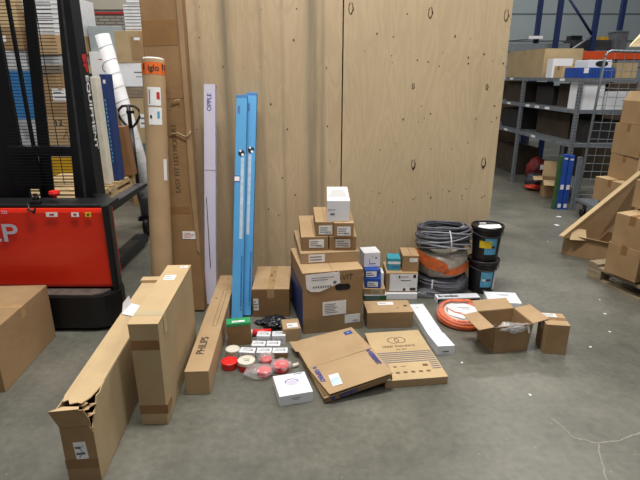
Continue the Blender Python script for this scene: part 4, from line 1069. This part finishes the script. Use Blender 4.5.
# ------------------------------------------------------------------ stacks behind the lift truck (their feet 6 to 7 m away)
def stack(x, y, items, yaw=0):
    """items: (name,label,cat,w,d,h,mat,dx,opts) piled one on the other"""
    z = 0
    for it in items:
        name, label, cat, w, d, h, m, dx = it[:8]
        lab = it[8] if len(it) > 8 else None
        e = thing(name, label, cat, (x + dx, y, z), yaw + random.uniform(-3, 3))
        box('carton_body' if 'carton' in label or 'box' in label else 'body', (0, 0, h / 2), (w, d, h - .002), m, e, bevel=.004)
        if m not in ('sacking', 'yellowbin', 'bluegrey') and 'box' in name:
            box('packing_tape', (0, -d / 2 - .001, h * .8), (.05, .001, h * .35), 'tapeclear' if m != 'white' else 'papertape', e)
        if lab == 'text':
            text('lettering', '127  25', .11, 'darktext', e, face_mx((w, d, h), 'F', .02, h * .33), bold=.003)
            bm = bmesh.new(); addpath(bm, [(-.08, 0, .0), (-.03, .09, 0), (.0, -.05, 0), (.06, .07, 0), (.10, -.02, 0)], .005, 5); finish(bm, 'marker_scribble', 'darktext', e, mx=face_mx((w, d, h), 'F', .02, -.02))
            bm = bmesh.new(); bmesh.ops.create_cone(bm, cap_ends=True, segments=20, radius1=.035, radius2=.035, depth=.001, matrix=face_mx((w, d, h), 'F', .12, -.14)); finish(bm, 'printed_symbol', 'darktext', e)
        elif lab == 'label':
            sticker(e, (w, d, h), 'F', .0, .0, w * .35, h * .3, 2)
        elif lab == 'print':
            boxes('printing', [((-.07, .03, 0), (.10, .014, .001)), ((0, -.02, 0), (.2, .008, .001)), ((.09, -.05, 0), (.07, .014, .001))], 'greytext', e, mx=face_mx((w, d, h), 'F'))
        elif lab == 'sheets':
            boxes('sheet_edges', [((0, -d / 2 - .002, h * (i + .5) / 8), (w * .98, .004, .006)) for i in range(8)], 'greytext', e)
        elif lab == 'logo':
            bm = bmesh.new(); addpath(bm, [(.05 * math.cos(2 * PI * k / 24), .05 * math.sin(2 * PI * k / 24), 0) for k in range(24)], .006, 5, True); finish(bm, 'printed_ring', 'greytext', e, mx=face_mx((w, d, h), 'F', -.02, -.02))
            box('printing', (0, .08, 0), (.1, .012, .001), 'redtext', e, mx=face_mx((w, d, h), 'F', -.06, 0))
        elif lab == 'strap':
            boxes('carton_cutout', [((-.0, -.02, 0), (w * .42, h * .75, .001))], 'kraft', e, mx=face_mx((w, d, h), 'F'))
            boxes('plastic_strip', [((w * .28, 0, 0), (.05, h * .98, .0015))], 'papertape', e, mx=face_mx((w, d, h), 'F', 0, 0, .0018))
            sticker(e, (w, d, h), 'F', -.05, h * .25, .07, .03, 0, lift=.002)
        z += h
# column seen through the right half of the mesh
stack(-3.21, 6.75, [
    ('yellow_bin', 'yellow bin on the floor seen through the lift truck mesh', 'bin', .62, .6, .62, 'yellowbin', 0),
    ('cardboard_box', 'carton with handwritten marks and a number, above the yellow bin', 'cardboard box', .60, .6, .53, 'kraftlight', 0, 'text'),
    ('cardboard_box', 'plain brown carton in the middle of the stack behind the mesh', 'cardboard box', .60, .6, .50, 'kraft', 0, 'label'),
    ('cardboard_sheets', 'pile of loose tan cardboard sheets on the brown carton behind the mesh', 'cardboard', .62, .6, .10, 'tanlight', .02, 'sheets'),
    ('plastic_sack', 'grey white plastic sack squeezed between cardboard behind the mesh', 'sack', .6, .55, .12, 'sacking', 0),
    ('cardboard_box', 'tan carton directly below the white paper pile behind the mesh', 'cardboard box', .62, .6, .22, 'kraftlight', 0),
    ('paper_stack', 'pile of white sheets on top behind the mesh, right of the hydraulic cylinder', 'paper', .6, .55, .42, 'whitepaper', 0, 'sheets')])
# column seen through the left half
stack(-3.92, 6.8, [
    ('cardboard_box', 'tan carton low on the floor seen just left of the hydraulic cylinder', 'cardboard box', .66, .6, .62, 'kraftlight', .04),
    ('plastic_sack', 'crumpled white sack below the blue box behind the mesh', 'sack', .62, .55, .48, 'sacking', 0),
    ('blue_box', 'large blue box behind the left part of the mesh', 'box', .62, .5, .58, 'midblue', .02),
    ('white_box', 'white box between the blue box and the brown carton behind the mesh', 'box', .50, .5, .24, 'sacking', .04),
    ('cardboard_box', 'brown carton second from the top of the stack at the far left', 'cardboard box', .62, .5, .26, 'kraft', 0, 'label'),
    ('cardboard_box', 'yellowish carton on top of the stack at the far left', 'cardboard box', .64, .5, .42, 'tanlight', -.06)])
# column between mast and tube
stack(-2.12, 6.6, [
    ('cardboard_box', 'brown carton on the floor behind the white roll', 'cardboard box', .62, .5, .50, 'kraft', 0),
    ('green_crate', 'pale green crate behind the white roll', 'crate', .6, .5, .32, 'greenblue', .02),
    ('cardboard_box', 'tan carton below the wood planks, right of the white roll', 'cardboard box', .62, .5, .55, 'tan', 0, 'label'),
    ('wood_planks', 'short pile of pale wood planks under the white printed box', 'wood', .66, .5, .13, 'wood', 0, 'sheets'),
    ('white_box', 'white printed box between the planks and the strapped carton, right of the white roll', 'box', .60, .5, .27, 'white', 0, 'print'),
    ('cardboard_box', 'tan carton with a cut-out window and plastic strip, right of the white roll', 'cardboard box', .62, .5, .36, 'tan', 0, 'strap'),
    ('paper_stack', 'lower pile of white boxes against the tall brown carton', 'paper', .50, .45, .28, 'whitepaper', .08, 'sheets'),
    ('paper_stack', 'upper pile of white boxes against the tall brown carton at the top edge', 'paper', .46, .45, .34, 'whitepaper', .10, 'sheets')])
stack(-2.67, 6.9, [
    ('cardboard_box', 'large brown carton on the floor hidden behind the leaning panels', 'cardboard box', .42, .5, .95, 'kraft', 0),
    ('cardboard_box', 'brown carton behind the leaning panels under the white logo carton', 'cardboard box', .42, .5, .62, 'kraft', 0),
    ('white_box', 'white carton with a round logo between the mast and the white roll', 'box', .43, .5, .34, 'white', 0, 'logo'),
    ('grey_panel_box', 'plain blue-grey box on the white logo carton beside the mast', 'box', .42, .4, .30, 'bluegrey', 0)])

# ------------------------------------------------------------------ shelving on the right
sh = thing('metal_shelving', 'long grey metal shelving unit with three shelves behind the plywood wall', 'shelving', (3.13, 7.15, 0), 3.8)
SL = 1.53; SD = .75; levels = [.80, 1.215, 1.59]
ys = [-.77, .76, 2.28]
for y in ys:
    for x in (0, SD):
        bm = bmesh.new(); addbox(bm, (x, y, .797), (.045, .045, 1.594))
        nb = len(bm.faces)
        if x == 0:
            for k in range(38): addbox(bm, (x - .0225, y, .08 + .04 * k), (.002, .014, .014)); addbox(bm, (x, y - .0225, .08 + .04 * k), (.014, .002, .014))
        po = finish(bm, 'post', 'steel', sh); po.data.materials.append(M['darkgrey'])
        for f_ in po.data.polygons[nb:]: f_.material_index = 1
for z in levels:
    for a, b in zip(ys, ys[1:]):
        box('shelf', (SD / 2, (a + b) / 2, z), (SD - .05, b - a - .05, .012), 'steelgrey', sh)
        box('shelf_edge', (-.004, (a + b) / 2, z - .014), (.012, b - a - .046, .045), 'steel', sh)
        box('shelf_edge', (SD / 2, a + .004, z - .014), (SD - .05, .012, .045), 'steel', sh)
        for k in range(5):
            if random.random() < .8: box('shelf_ticket', (-.0112, a + .14 + k * .29, z - .014), (.002, .12, .03), 'whitepaper' if random.random() < .6 else 'greytext', sh)
def on_shelf(u, v, z):      # along y (v) and depth (u) of the shelving
    a = R(3.8); return (3.13 + u * math.cos(a) - v * math.sin(a), 7.15 + u * math.sin(a) + v * math.cos(a), z)
def sbox(name, label, cat, u, v, z, dim, m, yaw=0, **k):
    return carton(name, label, cat, on_shelf(u, v, z), dim, 3.8 + yaw, m, **k)
zt = levels[2] + .0065
sbox('large_cardboard_box', 'large pale brown carton on top of the shelving next to the plywood edge', 'cardboard box', .33, .95, zt, (.56, 1.22, .39), 'tan', seam='x', tape='tapeclear')
sbox('white_box', 'white box beside the large carton on top of the shelving', 'box', .20, .17, zt, (.28, .16, .25), 'white', seam=None, tape=None)
sbox('small_cardboard_box', 'small tan carton on top of the shelving, left of two', 'cardboard box', .10, -.16, zt, (.17, .22, .15), 'tanlight', seam='x')
sbox('small_cardboard_box', 'small tan carton on top of the shelving, next to the blue crate', 'cardboard box', .30, -.22, zt, (.17, .2, .17), 'tan', seam='x')
cr = thing('blue_crate', 'blue slatted plastic crate on top of the shelving', 'crate', on_shelf(.22, -.53, zt), 3.8)
for nm, c, s in [('crate_side', (-.2, 0, .08), (.012, .4, .15)), ('crate_side', (.2, 0, .08), (.012, .4, .15)), ('crate_end', (0, -.2, .08), (.4, .012, .15)), ('crate_end', (0, .2, .08), (.4, .012, .15)), ('crate_base', (0, 0, .006), (.4, .4, .012))]:
    box(nm, (c[0], c[1], c[2] * .8), (s[0], s[1], s[2] * .8), 'blue', cr)
boxes('crate_slots', [((-.12 + .04 * i, -.207, .066), (.012, .002, .07)) for i in range(8)], 'navy', cr)
box('ticket', (-.16, -.208, .09), (.06, .002, .06), 'whitepaper', cr)
e = thing('white_box', 'open white box with an arched cut-out standing in the blue crate', 'box', on_shelf(.25, -.54, zt + .013), 3.8)
box('box_body', (0, 0, .10), (.30, .3, .20), 'white', e, bevel=.004)
bm = bmesh.new(); bmesh.ops.create_cone(bm, cap_ends=True, segments=24, radius1=.09, radius2=.09, depth=.002, matrix=face_mx((.30, .3, .20), 'F', .02, .055, .0006) @ Matrix.Diagonal((.9, .4, 1, 1))); finish(bm, 'arched_cutout', 'void', e)
sbox('cardboard_box', 'tan carton with white rim on the shelving behind the roll cage', 'cardboard box', .58, -.58, zt, (.26, .3, .18), 'tan', seam='x')
# goods inside, coloured dark for the shade between the shelves
ex = [
 ('cardboard_box', 'brown carton toned dark for shade on the second shelf, nearest the plywood wall', .36, 1.30, levels[1], (.5, .55, .30), 'brownshade'),
 ('shade_toned_crate', 'crate toned dark for shade on the second shelf behind the second post', .40, .42, levels[1], (.46, .5, .26), 'crateshade'),
 ('cardboard_box', 'brown carton on the second shelf left of the white boxes', .42, -.12, levels[1], (.45, .42, .30), 'brownshade'),
 ('shade_toned_crate', 'crate toned dark for shade on the lowest shelf nearest the plywood wall', .38, 1.35, levels[0], (.5, .7, .3), 'crateshade'),
 ('cardboard_box', 'brown carton toned dark for shade on the lowest shelf, middle of the bay', .42, .15, levels[0], (.44, .9, .33), 'brownshade'),
 ('shade_toned_crate', 'crate toned dark for shade at the right end of the lowest shelf', .42, -.52, levels[0], (.44, .3, .28), 'crateshade'),
 ('shade_toned_crate', 'crate toned dark for shade on the floor under the shelving nearest the plywood wall', .50, 1.75, 0, (.4, .8, .45), 'brownshade'),
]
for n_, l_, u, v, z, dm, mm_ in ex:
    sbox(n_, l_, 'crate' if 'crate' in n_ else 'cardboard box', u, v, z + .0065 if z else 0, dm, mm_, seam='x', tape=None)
sbox('white_box', 'tall white box on the second shelf at the corner post', 'box', .20, -.58, levels[1] + .0065, (.28, .3, .34), 'white', seam=None, tape=None)
sbox('white_box', 'lower white box on the second shelf, right of the tall white box', 'box', .52, -.58, levels[1] + .0065, (.3, .3, .22), 'white', seam=None, tape=None)
e = carton('large_cardboard_box', 'big dark carton added to darken the view through the shelving, by the plywood edge', 'cardboard box', (3.55, 10.7, 0), (1.5, .6, 1.52), 0, 'brownshade', seam='x')  # this and the next: added dark backing where the shelves look shaded
e = carton('large_cardboard_box', 'big dark carton added to darken the view through the shelving, behind the roll cage', 'cardboard box', (5.05, 8.6, 0), (1.5, .7, 1.5), 0, 'brownshade', seam='x')
# floor goods under the shelf
e = open_box('open_cardboard_box', 'small open tan carton on the floor under the shelving', (3.34, 6.98, 0), (.36, .32, .24), -20, 'kraft', {'F': (100, .2, 0), 'B': (5, .22, 0), 'L': (95, .12, 0)}, topm='tanlight')
e = thing('red_sack', 'dark red sack with white print on the floor under the shelving', 'sack', (3.42, 7.78, 0))
blob('sack_body', (0, 0, .2), (.17, .17, .2), mat('dark_red_sack', (120, 24, 28), (70, 20, 24), 5, .6), e, .25, 4, 2, .002)
box('white_mark', (-.03, -.22, .3), (.08, .01, .07), 'whitepaper', e)
e = thing('dark_sack', 'dark grey sack beside the red sack under the shelving', 'sack', (3.22, 7.42, 0))
blob('sack_body', (0, 0, .12), (.13, .12, .12), 'darkgrey', e, .3, 4, 3, .002)
blob('orange_patch', (-.03, -.08, .05), (.12, .12, .04), mat('orange_red_rag', (200, 60, 36), None, 5, .6), e, .3, 3, 5, .002)
for i, (x, m_, hh, lab) in enumerate([(2.995, 'darkgreen', .68, 'dark green upright box, leftmost of the upright boxes at the shelving post'), (3.045, 'blue', .70, 'first blue upright box with white end labels at the shelving post'), (3.115, 'blue', .69, 'second blue upright box with white end labels, next to the grey profile')]):
    e = thing('upright_box', lab, 'box', (x + .01, 6.24 - i * .01, 0), 0)
    box('box_body', (0, 0, hh / 2), (.04 if i == 0 else .06, .06, hh), m_, e, bevel=.004)
    if i:
        for zz, ss in ((.05, .05), (.29, .06), (hh - .05, .02)): box('end_label', (0, -.031, zz), (.04, .002, ss), 'whitepaper', e)
e = thing('grey_profile', 'pale grey metal profile upright beside the blue boxes', 'profile', (3.20, 6.16, 0), 5)
box('profile_body', (0, 0, .34), (.05, .03, .68), 'steelgrey', e, bevel=.004); box('profile_lip', (.02, -.02, .34), (.01, .02, .68), 'steelgrey', e)

# ------------------------------------------------------------------ pallet rack behind
rk = thing('pallet_rack', 'blue pallet rack with an orange beam in front of the rear wall', 'pallet rack', (4.5, 9.5, 0))
def upr(x, y, h=4.2): return box('upright', (x - 4.5, y - 9.5, h / 2), (.075, .08, h), 'rackblue', rk)
upr(3.98, 9.9); upr(4.17, 9.5); upr(4.82, 9.5); upr(5.48, 9.9)
tube('brace', (4.2 - 4.5, 0, 3.0), (4.79 - 4.5, 0, 2.30), .022, 'rackblue', rk); tube('brace', (4.79 - 4.5, 0, 2.28), (4.2 - 4.5, 0, 1.86), .02, 'steelgrey', rk)
box('beam', (.75, -.12, 1.955), (2.6, .05, .135), 'rackorange', rk, bevel=.004)
box('beam', (.95, .65, 1.96), (2.4, .05, .13), 'rackorange', rk, bevel=.004)
box('deck', (.1, .5, 2.04), (4.2, .7, .02), 'steelgrey', rk)
e = thing('grey_sheets', 'long grey sheets bundled on the pallet rack deck above the large carton', 'sheets', (3.7, 10.0, 2.052))
box('bundle', (0, 0, .06), (1.7, .5, .12), 'steelgrey', e); sheet('top_sheet', [(-.8, -.26, .12), (.3, -.26, .22), (.35, .2, .22), (-.8, .2, .13)], 'bluegrey', e, .01, (0, 0, 1)); box('white_end', (.2, -.27, .22), (.25, .02, .05), 'whitepaper', e)
e = thing('dark_bundle', 'dark boxes and bars on the rack deck between the blue uprights', 'bundle', (4.95, 9.95, 2.052))
box('bundle', (0, 0, .09), (.7, .4, .18), 'darkgrey', e); box('top_block', (-.25, 0, .22), (.2, .2, .08), 'black', e); box('side_bar', (.28, 0, .21), (.1, .2, .06), 'yellowbin', e)
e = thing('grey_crate', 'grey box at the right end of the rack deck', 'crate', (5.5, 9.95, 2.052)); box('crate_body', (0, 0, .16), (.22, .3, .32), 'platebright', e, bevel=.01); box('crate_rim', (0, 0, .33), (.24, .32, .02), 'steelgrey', e)

# ------------------------------------------------------------------ roll cage
e = thing('roll_cage', 'grey metal mesh roll cage behind the stacked cartons at the right', 'roll cage', (3.52, 5.62, 0), 0, 0, 1.6)
def cage_side(y):
    x0, x1, z0, z1 = -.40, .40, .2, 1.88; r = .07
    pts = [(x0, y, z0)] + [(x0, y, z1 - r)] + [(x0 + r - r * math.cos(a), y, z1 - r + r * math.sin(a)) for a in [PI / 8 * k for k in range(1, 5)]] + [(x1 - r + r * math.sin(a), y, z1 - r + r * math.cos(a)) for a in [PI / 8 * k for k in range(0, 5)]] + [(x1, y, z0)]
    path('cage_frame', pts, .015, 'steel', e)
    bm = bmesh.new()
    z = z0 + .05
    while z < z1 - .05: addtube(bm, (x0, y, z), (x1, y, z), .0035, seg=5); z += .095
    x = x0 + .11
    while x < x1: addtube(bm, (x, y, z0), (x, y, z1), .0035, seg=5); x += .11
    finish(bm, 'cage_mesh', 'steel', e)
cage_side(.30)
box('cage_base', (0, .02, .19), (.82, .62, .03), 'steel', e)
for x in (-.34, .34):
    for y in (-.2, .24):
        tube('caster', (x - .018, y, .05), (x + .018, y, .05), .05, 'black', e); box('caster_fork', (x, y, .13), (.05, .06, .09), 'steel', e)

# ------------------------------------------------------------------ cartons right
p = pallet((2.83, 3.50, 0), 14.8, 'grey weathered pallet under the cartons at the right edge', .8, 1.2, 'woodgrey')
def pal(u, v): a = R(14.8); return (2.83 + u * math.cos(a) - v * math.sin(a), 3.50 + u * math.sin(a) + v * math.cos(a))
def rb(name, label, x, y, z, dim, yaw, m='kraft', **k): return carton(name, label, 'cardboard box', (x, y, z), dim, yaw, m, **k)
e = rb('cardboard_box', 'lower front kraft carton on the grey pallet at the right', 2.471, 3.672, .145, (.3, .27, .25), 22, 'kraft', seam='x')
e = rb('cardboard_box', 'kraft carton at the right picture edge, nearest one on the pallet', 2.60, 3.33, .145, (.33, .3, .27), 18, 'kraft', seam='x')
e = rb('cardboard_box', 'upper kraft carton resting on the lower front carton of the pallet', 2.482, 3.665, .396, (.29, .28, .235), 23, 'kraft', seam='x', topm='kraftlight')
e = rb('cardboard_box', 'kraft carton on the floor level of the pallet, behind the front pair', 2.77, 3.86, .145, (.28, .34, .5), 15, 'kraft', seam='x')
e = rb('cardboard_box', 'topmost kraft carton of the near pallet, by the right edge', 2.68, 3.76, .646, (.34, .3, .22), 15, 'kraft', seam='x', topm='kraftlight')

# open carton with the big slanting flap
e = open_box('open_cardboard_box', 'open carton on the floor with one long flap slanting up to the right', (2.62, 4.56, 0), (.40, .42, .185), -43, 'kraft', {'F': (55, .04, 0), 'L': (20, .05, 0)}, topm='kraftlight')
bm = bmesh.new()
A_ = Vector((2.275, 4.44, .20)); B_ = Vector((3.03, 4.64, .775)); C_ = Vector((2.98, 4.64, .40)); D_ = Vector((2.62, 4.50, .12))
e.update_tag(); bpy.context.view_layer.update(); inv = (Matrix.Translation(e.location) @ e.rotation_euler.to_matrix().to_4x4()).inverted()
slab(bm, [inv @ A_, inv @ B_, inv @ C_, inv @ D_], (inv.to_3x3() @ Vector((-.25, 1, 0))), .006)
finish(bm, 'slanting_flap', 'kraft', e)
bm = bmesh.new(); slab(bm, [inv @ A_, inv @ B_, inv @ (B_ + Vector((-.02, .05, -.008))), inv @ (A_ + Vector((-.02, .05, -.008)))], inv.to_3x3() @ Vector((0, 0, 1)), .012)
finish(bm, 'flap_edge', 'tanlight', e)
bm = bmesh.new(); slab(bm, [inv @ Vector(q) for q in [(2.33, 4.43, .18), (2.47, 4.40, .18), (2.49, 4.48, .26), (2.38, 4.50, .28)]], inv.to_3x3() @ Vector((.2, -1, .2)), .006)
finish(bm, 'inner_flap', 'tanlight', e)

pallet((3.30, 5.02, 0), 8, 'pallet under the far carton stack in front of the roll cage', .6, .5, 'woodgrey')
e = rb('cardboard_box', 'bottom carton of the far stack, half hidden by the slanting flap', 3.27, 5.02, .145, (.55, .42, .25), 8, 'kraft')
e = rb('cardboard_box', 'tan-sided carton second from the bottom of the far stack', 3.20, 5.02, .396, (.56, .42, .235), 10, 'kraft', topm='tanlight', seam='x')
e = rb('cardboard_box', 'carton in the middle of the far stack with a bent left edge', 3.30, 5.02, .632, (.52, .42, .245), 6, 'kraft', seam='x', topm='tanlight')
sheet('side_flap', [(-.262, -.20, .01), (-.262, -.20, .25), (-.285, -.25, .24), (-.30, -.27, .0)], 'tanlight', e, .005)
e = rb('cardboard_box', 'dark fronted carton under the opened one in the far stack', 3.30, 5.02, .878, (.54, .42, .30), 4, 'kraft', seam='x')
e = open_box('open_cardboard_box', 'opened carton high on the far stack with a flap bent to the left', (3.30, 5.0, 1.179), (.50, .40, .22), 6, 'kraft', {'L': (-25, .10, 0), 'B': (100, .05, 0), 'R': (100, .05, 0)}, topm='kraftlight')
box('packed_board', (0, .02, .21), (.47, .36, .008), 'kraftlight', e)
e = rb('cardboard_box', 'rounded brown carton below the cream board at the right edge', 3.42, 5.02, 1.42, (.5, .36, .26), 4, 'kraft', seam='x')
e = rb('cardboard_box', 'narrow brown carton directly under the cream board at the right edge', 3.42, 5.02, 1.682, (.52, .34, .19), 4, 'brownshade', seam='x')
e = thing('cream_board', 'cream coloured board with a slanted corner lying on top of the far stack', 'board', (3.27, 5.02, 1.874), 0)
bm = bmesh.new(); slab(bm, [(-.43, -.1, .01), (-.30, -.22, .004), (.3, -.25, .004), (.3, .25, .15), (-.1, .25, .19)], (0, 0, 1), .012); finish(bm, 'board', 'creme', e)
bm = bmesh.new(); slab(bm, [(-.43, -.1, .01), (-.26, -.112, .19), (.3, -.12, .27), (.3, -.13, .015), (-.3, -.11, .012)], (0, 1, 0), .01); finish(bm, 'raised_leaf', 'creme', e)
e = thing('green_box', 'small green box seen through the roll cage mesh', 'box', on_shelf(.62, -.36, zt), 3.8); box('box_body', (0, 0, .05), (.14, .12, .1), 'green', e, bevel=.004); box('lid_line', (0, -.061, .08), (.14, .002, .004), 'darkgreen', e)

# litter on the floor
LT = 'scraps of paper littered on the concrete floor'
for i, (x, y) in enumerate([(.853, 2.618), (2.062, 3.264), (1.718, 2.803), (1.136, 2.303), (2.9, 5.85), (2.151, 3.5), (2.72, 5.5), (2.35, 4.9), (1.95, 3.0)]):
    a = i * 1.3; s = .010 if i not in (4, 6) else .028
    o = sheet('paper_scrap', [(s * math.cos(a + k * 1.4) * (1.4 if k % 2 else .8), s * math.sin(a + k * 1.4), .001 + .002 * (k % 2)) for k in range(4)], 'whitepaper', None, .001, (0, 0, 1))
    o.location = (x, y, 0)
    tag(o, 'tiny white scrap of paper on the bare concrete floor', 'paper scrap', LT)

# ------------------------------------------------------------------ light
w = bpy.data.worlds.new('World'); scene.world = w; w.use_nodes = True
w.node_tree.nodes['Background'].inputs['Color'].default_value = (.90, .95, 1, 1)
w.node_tree.nodes['Background'].inputs['Strength'].default_value = .14
def lamp(name, x, y, z, sx, sy, p, col=(1, .97, .92), rot=(0, 0, 0)):
    l = bpy.data.lights.new(name, 'AREA'); l.shape = 'RECTANGLE'; l.size = sx; l.size_y = sy; l.energy = p; l.color = col
    o = bpy.data.objects.new(name, l); o.location = (x, y, z); o.rotation_euler = rot; COL.objects.link(o); return o
for i, (x, y, pw) in enumerate([(-.2, 2.3, 335), (3.6, 1.8, 70), (-4, 3.4, 60), (.5, -2.0, 80), (3.6, 5.6, 185), (-3.2, 5.8, 120), (4, 10.0, 140), (-4, 9.6, 110)]):
    lamp('ceiling_lamp', x, y, 6.0, 2.4, .5, pw)

cam = bpy.data.cameras.new('Camera'); co = bpy.data.objects.new('Camera', cam); COL.objects.link(co)
co.location = (0, 0, 1.65); co.rotation_euler = (R(90 - 18.4), 0, 0)
cam.sensor_width = 36; cam.lens = 36 * 500 / 640; cam.clip_start = .05; cam.clip_end = 100
scene.camera = co
scene.view_settings.view_transform = 'Standard'; scene.view_settings.look = 'None'
scene.view_settings.gamma = 1; scene.view_settings.use_curve_mapping = False
scene.view_settings.exposure = -.08
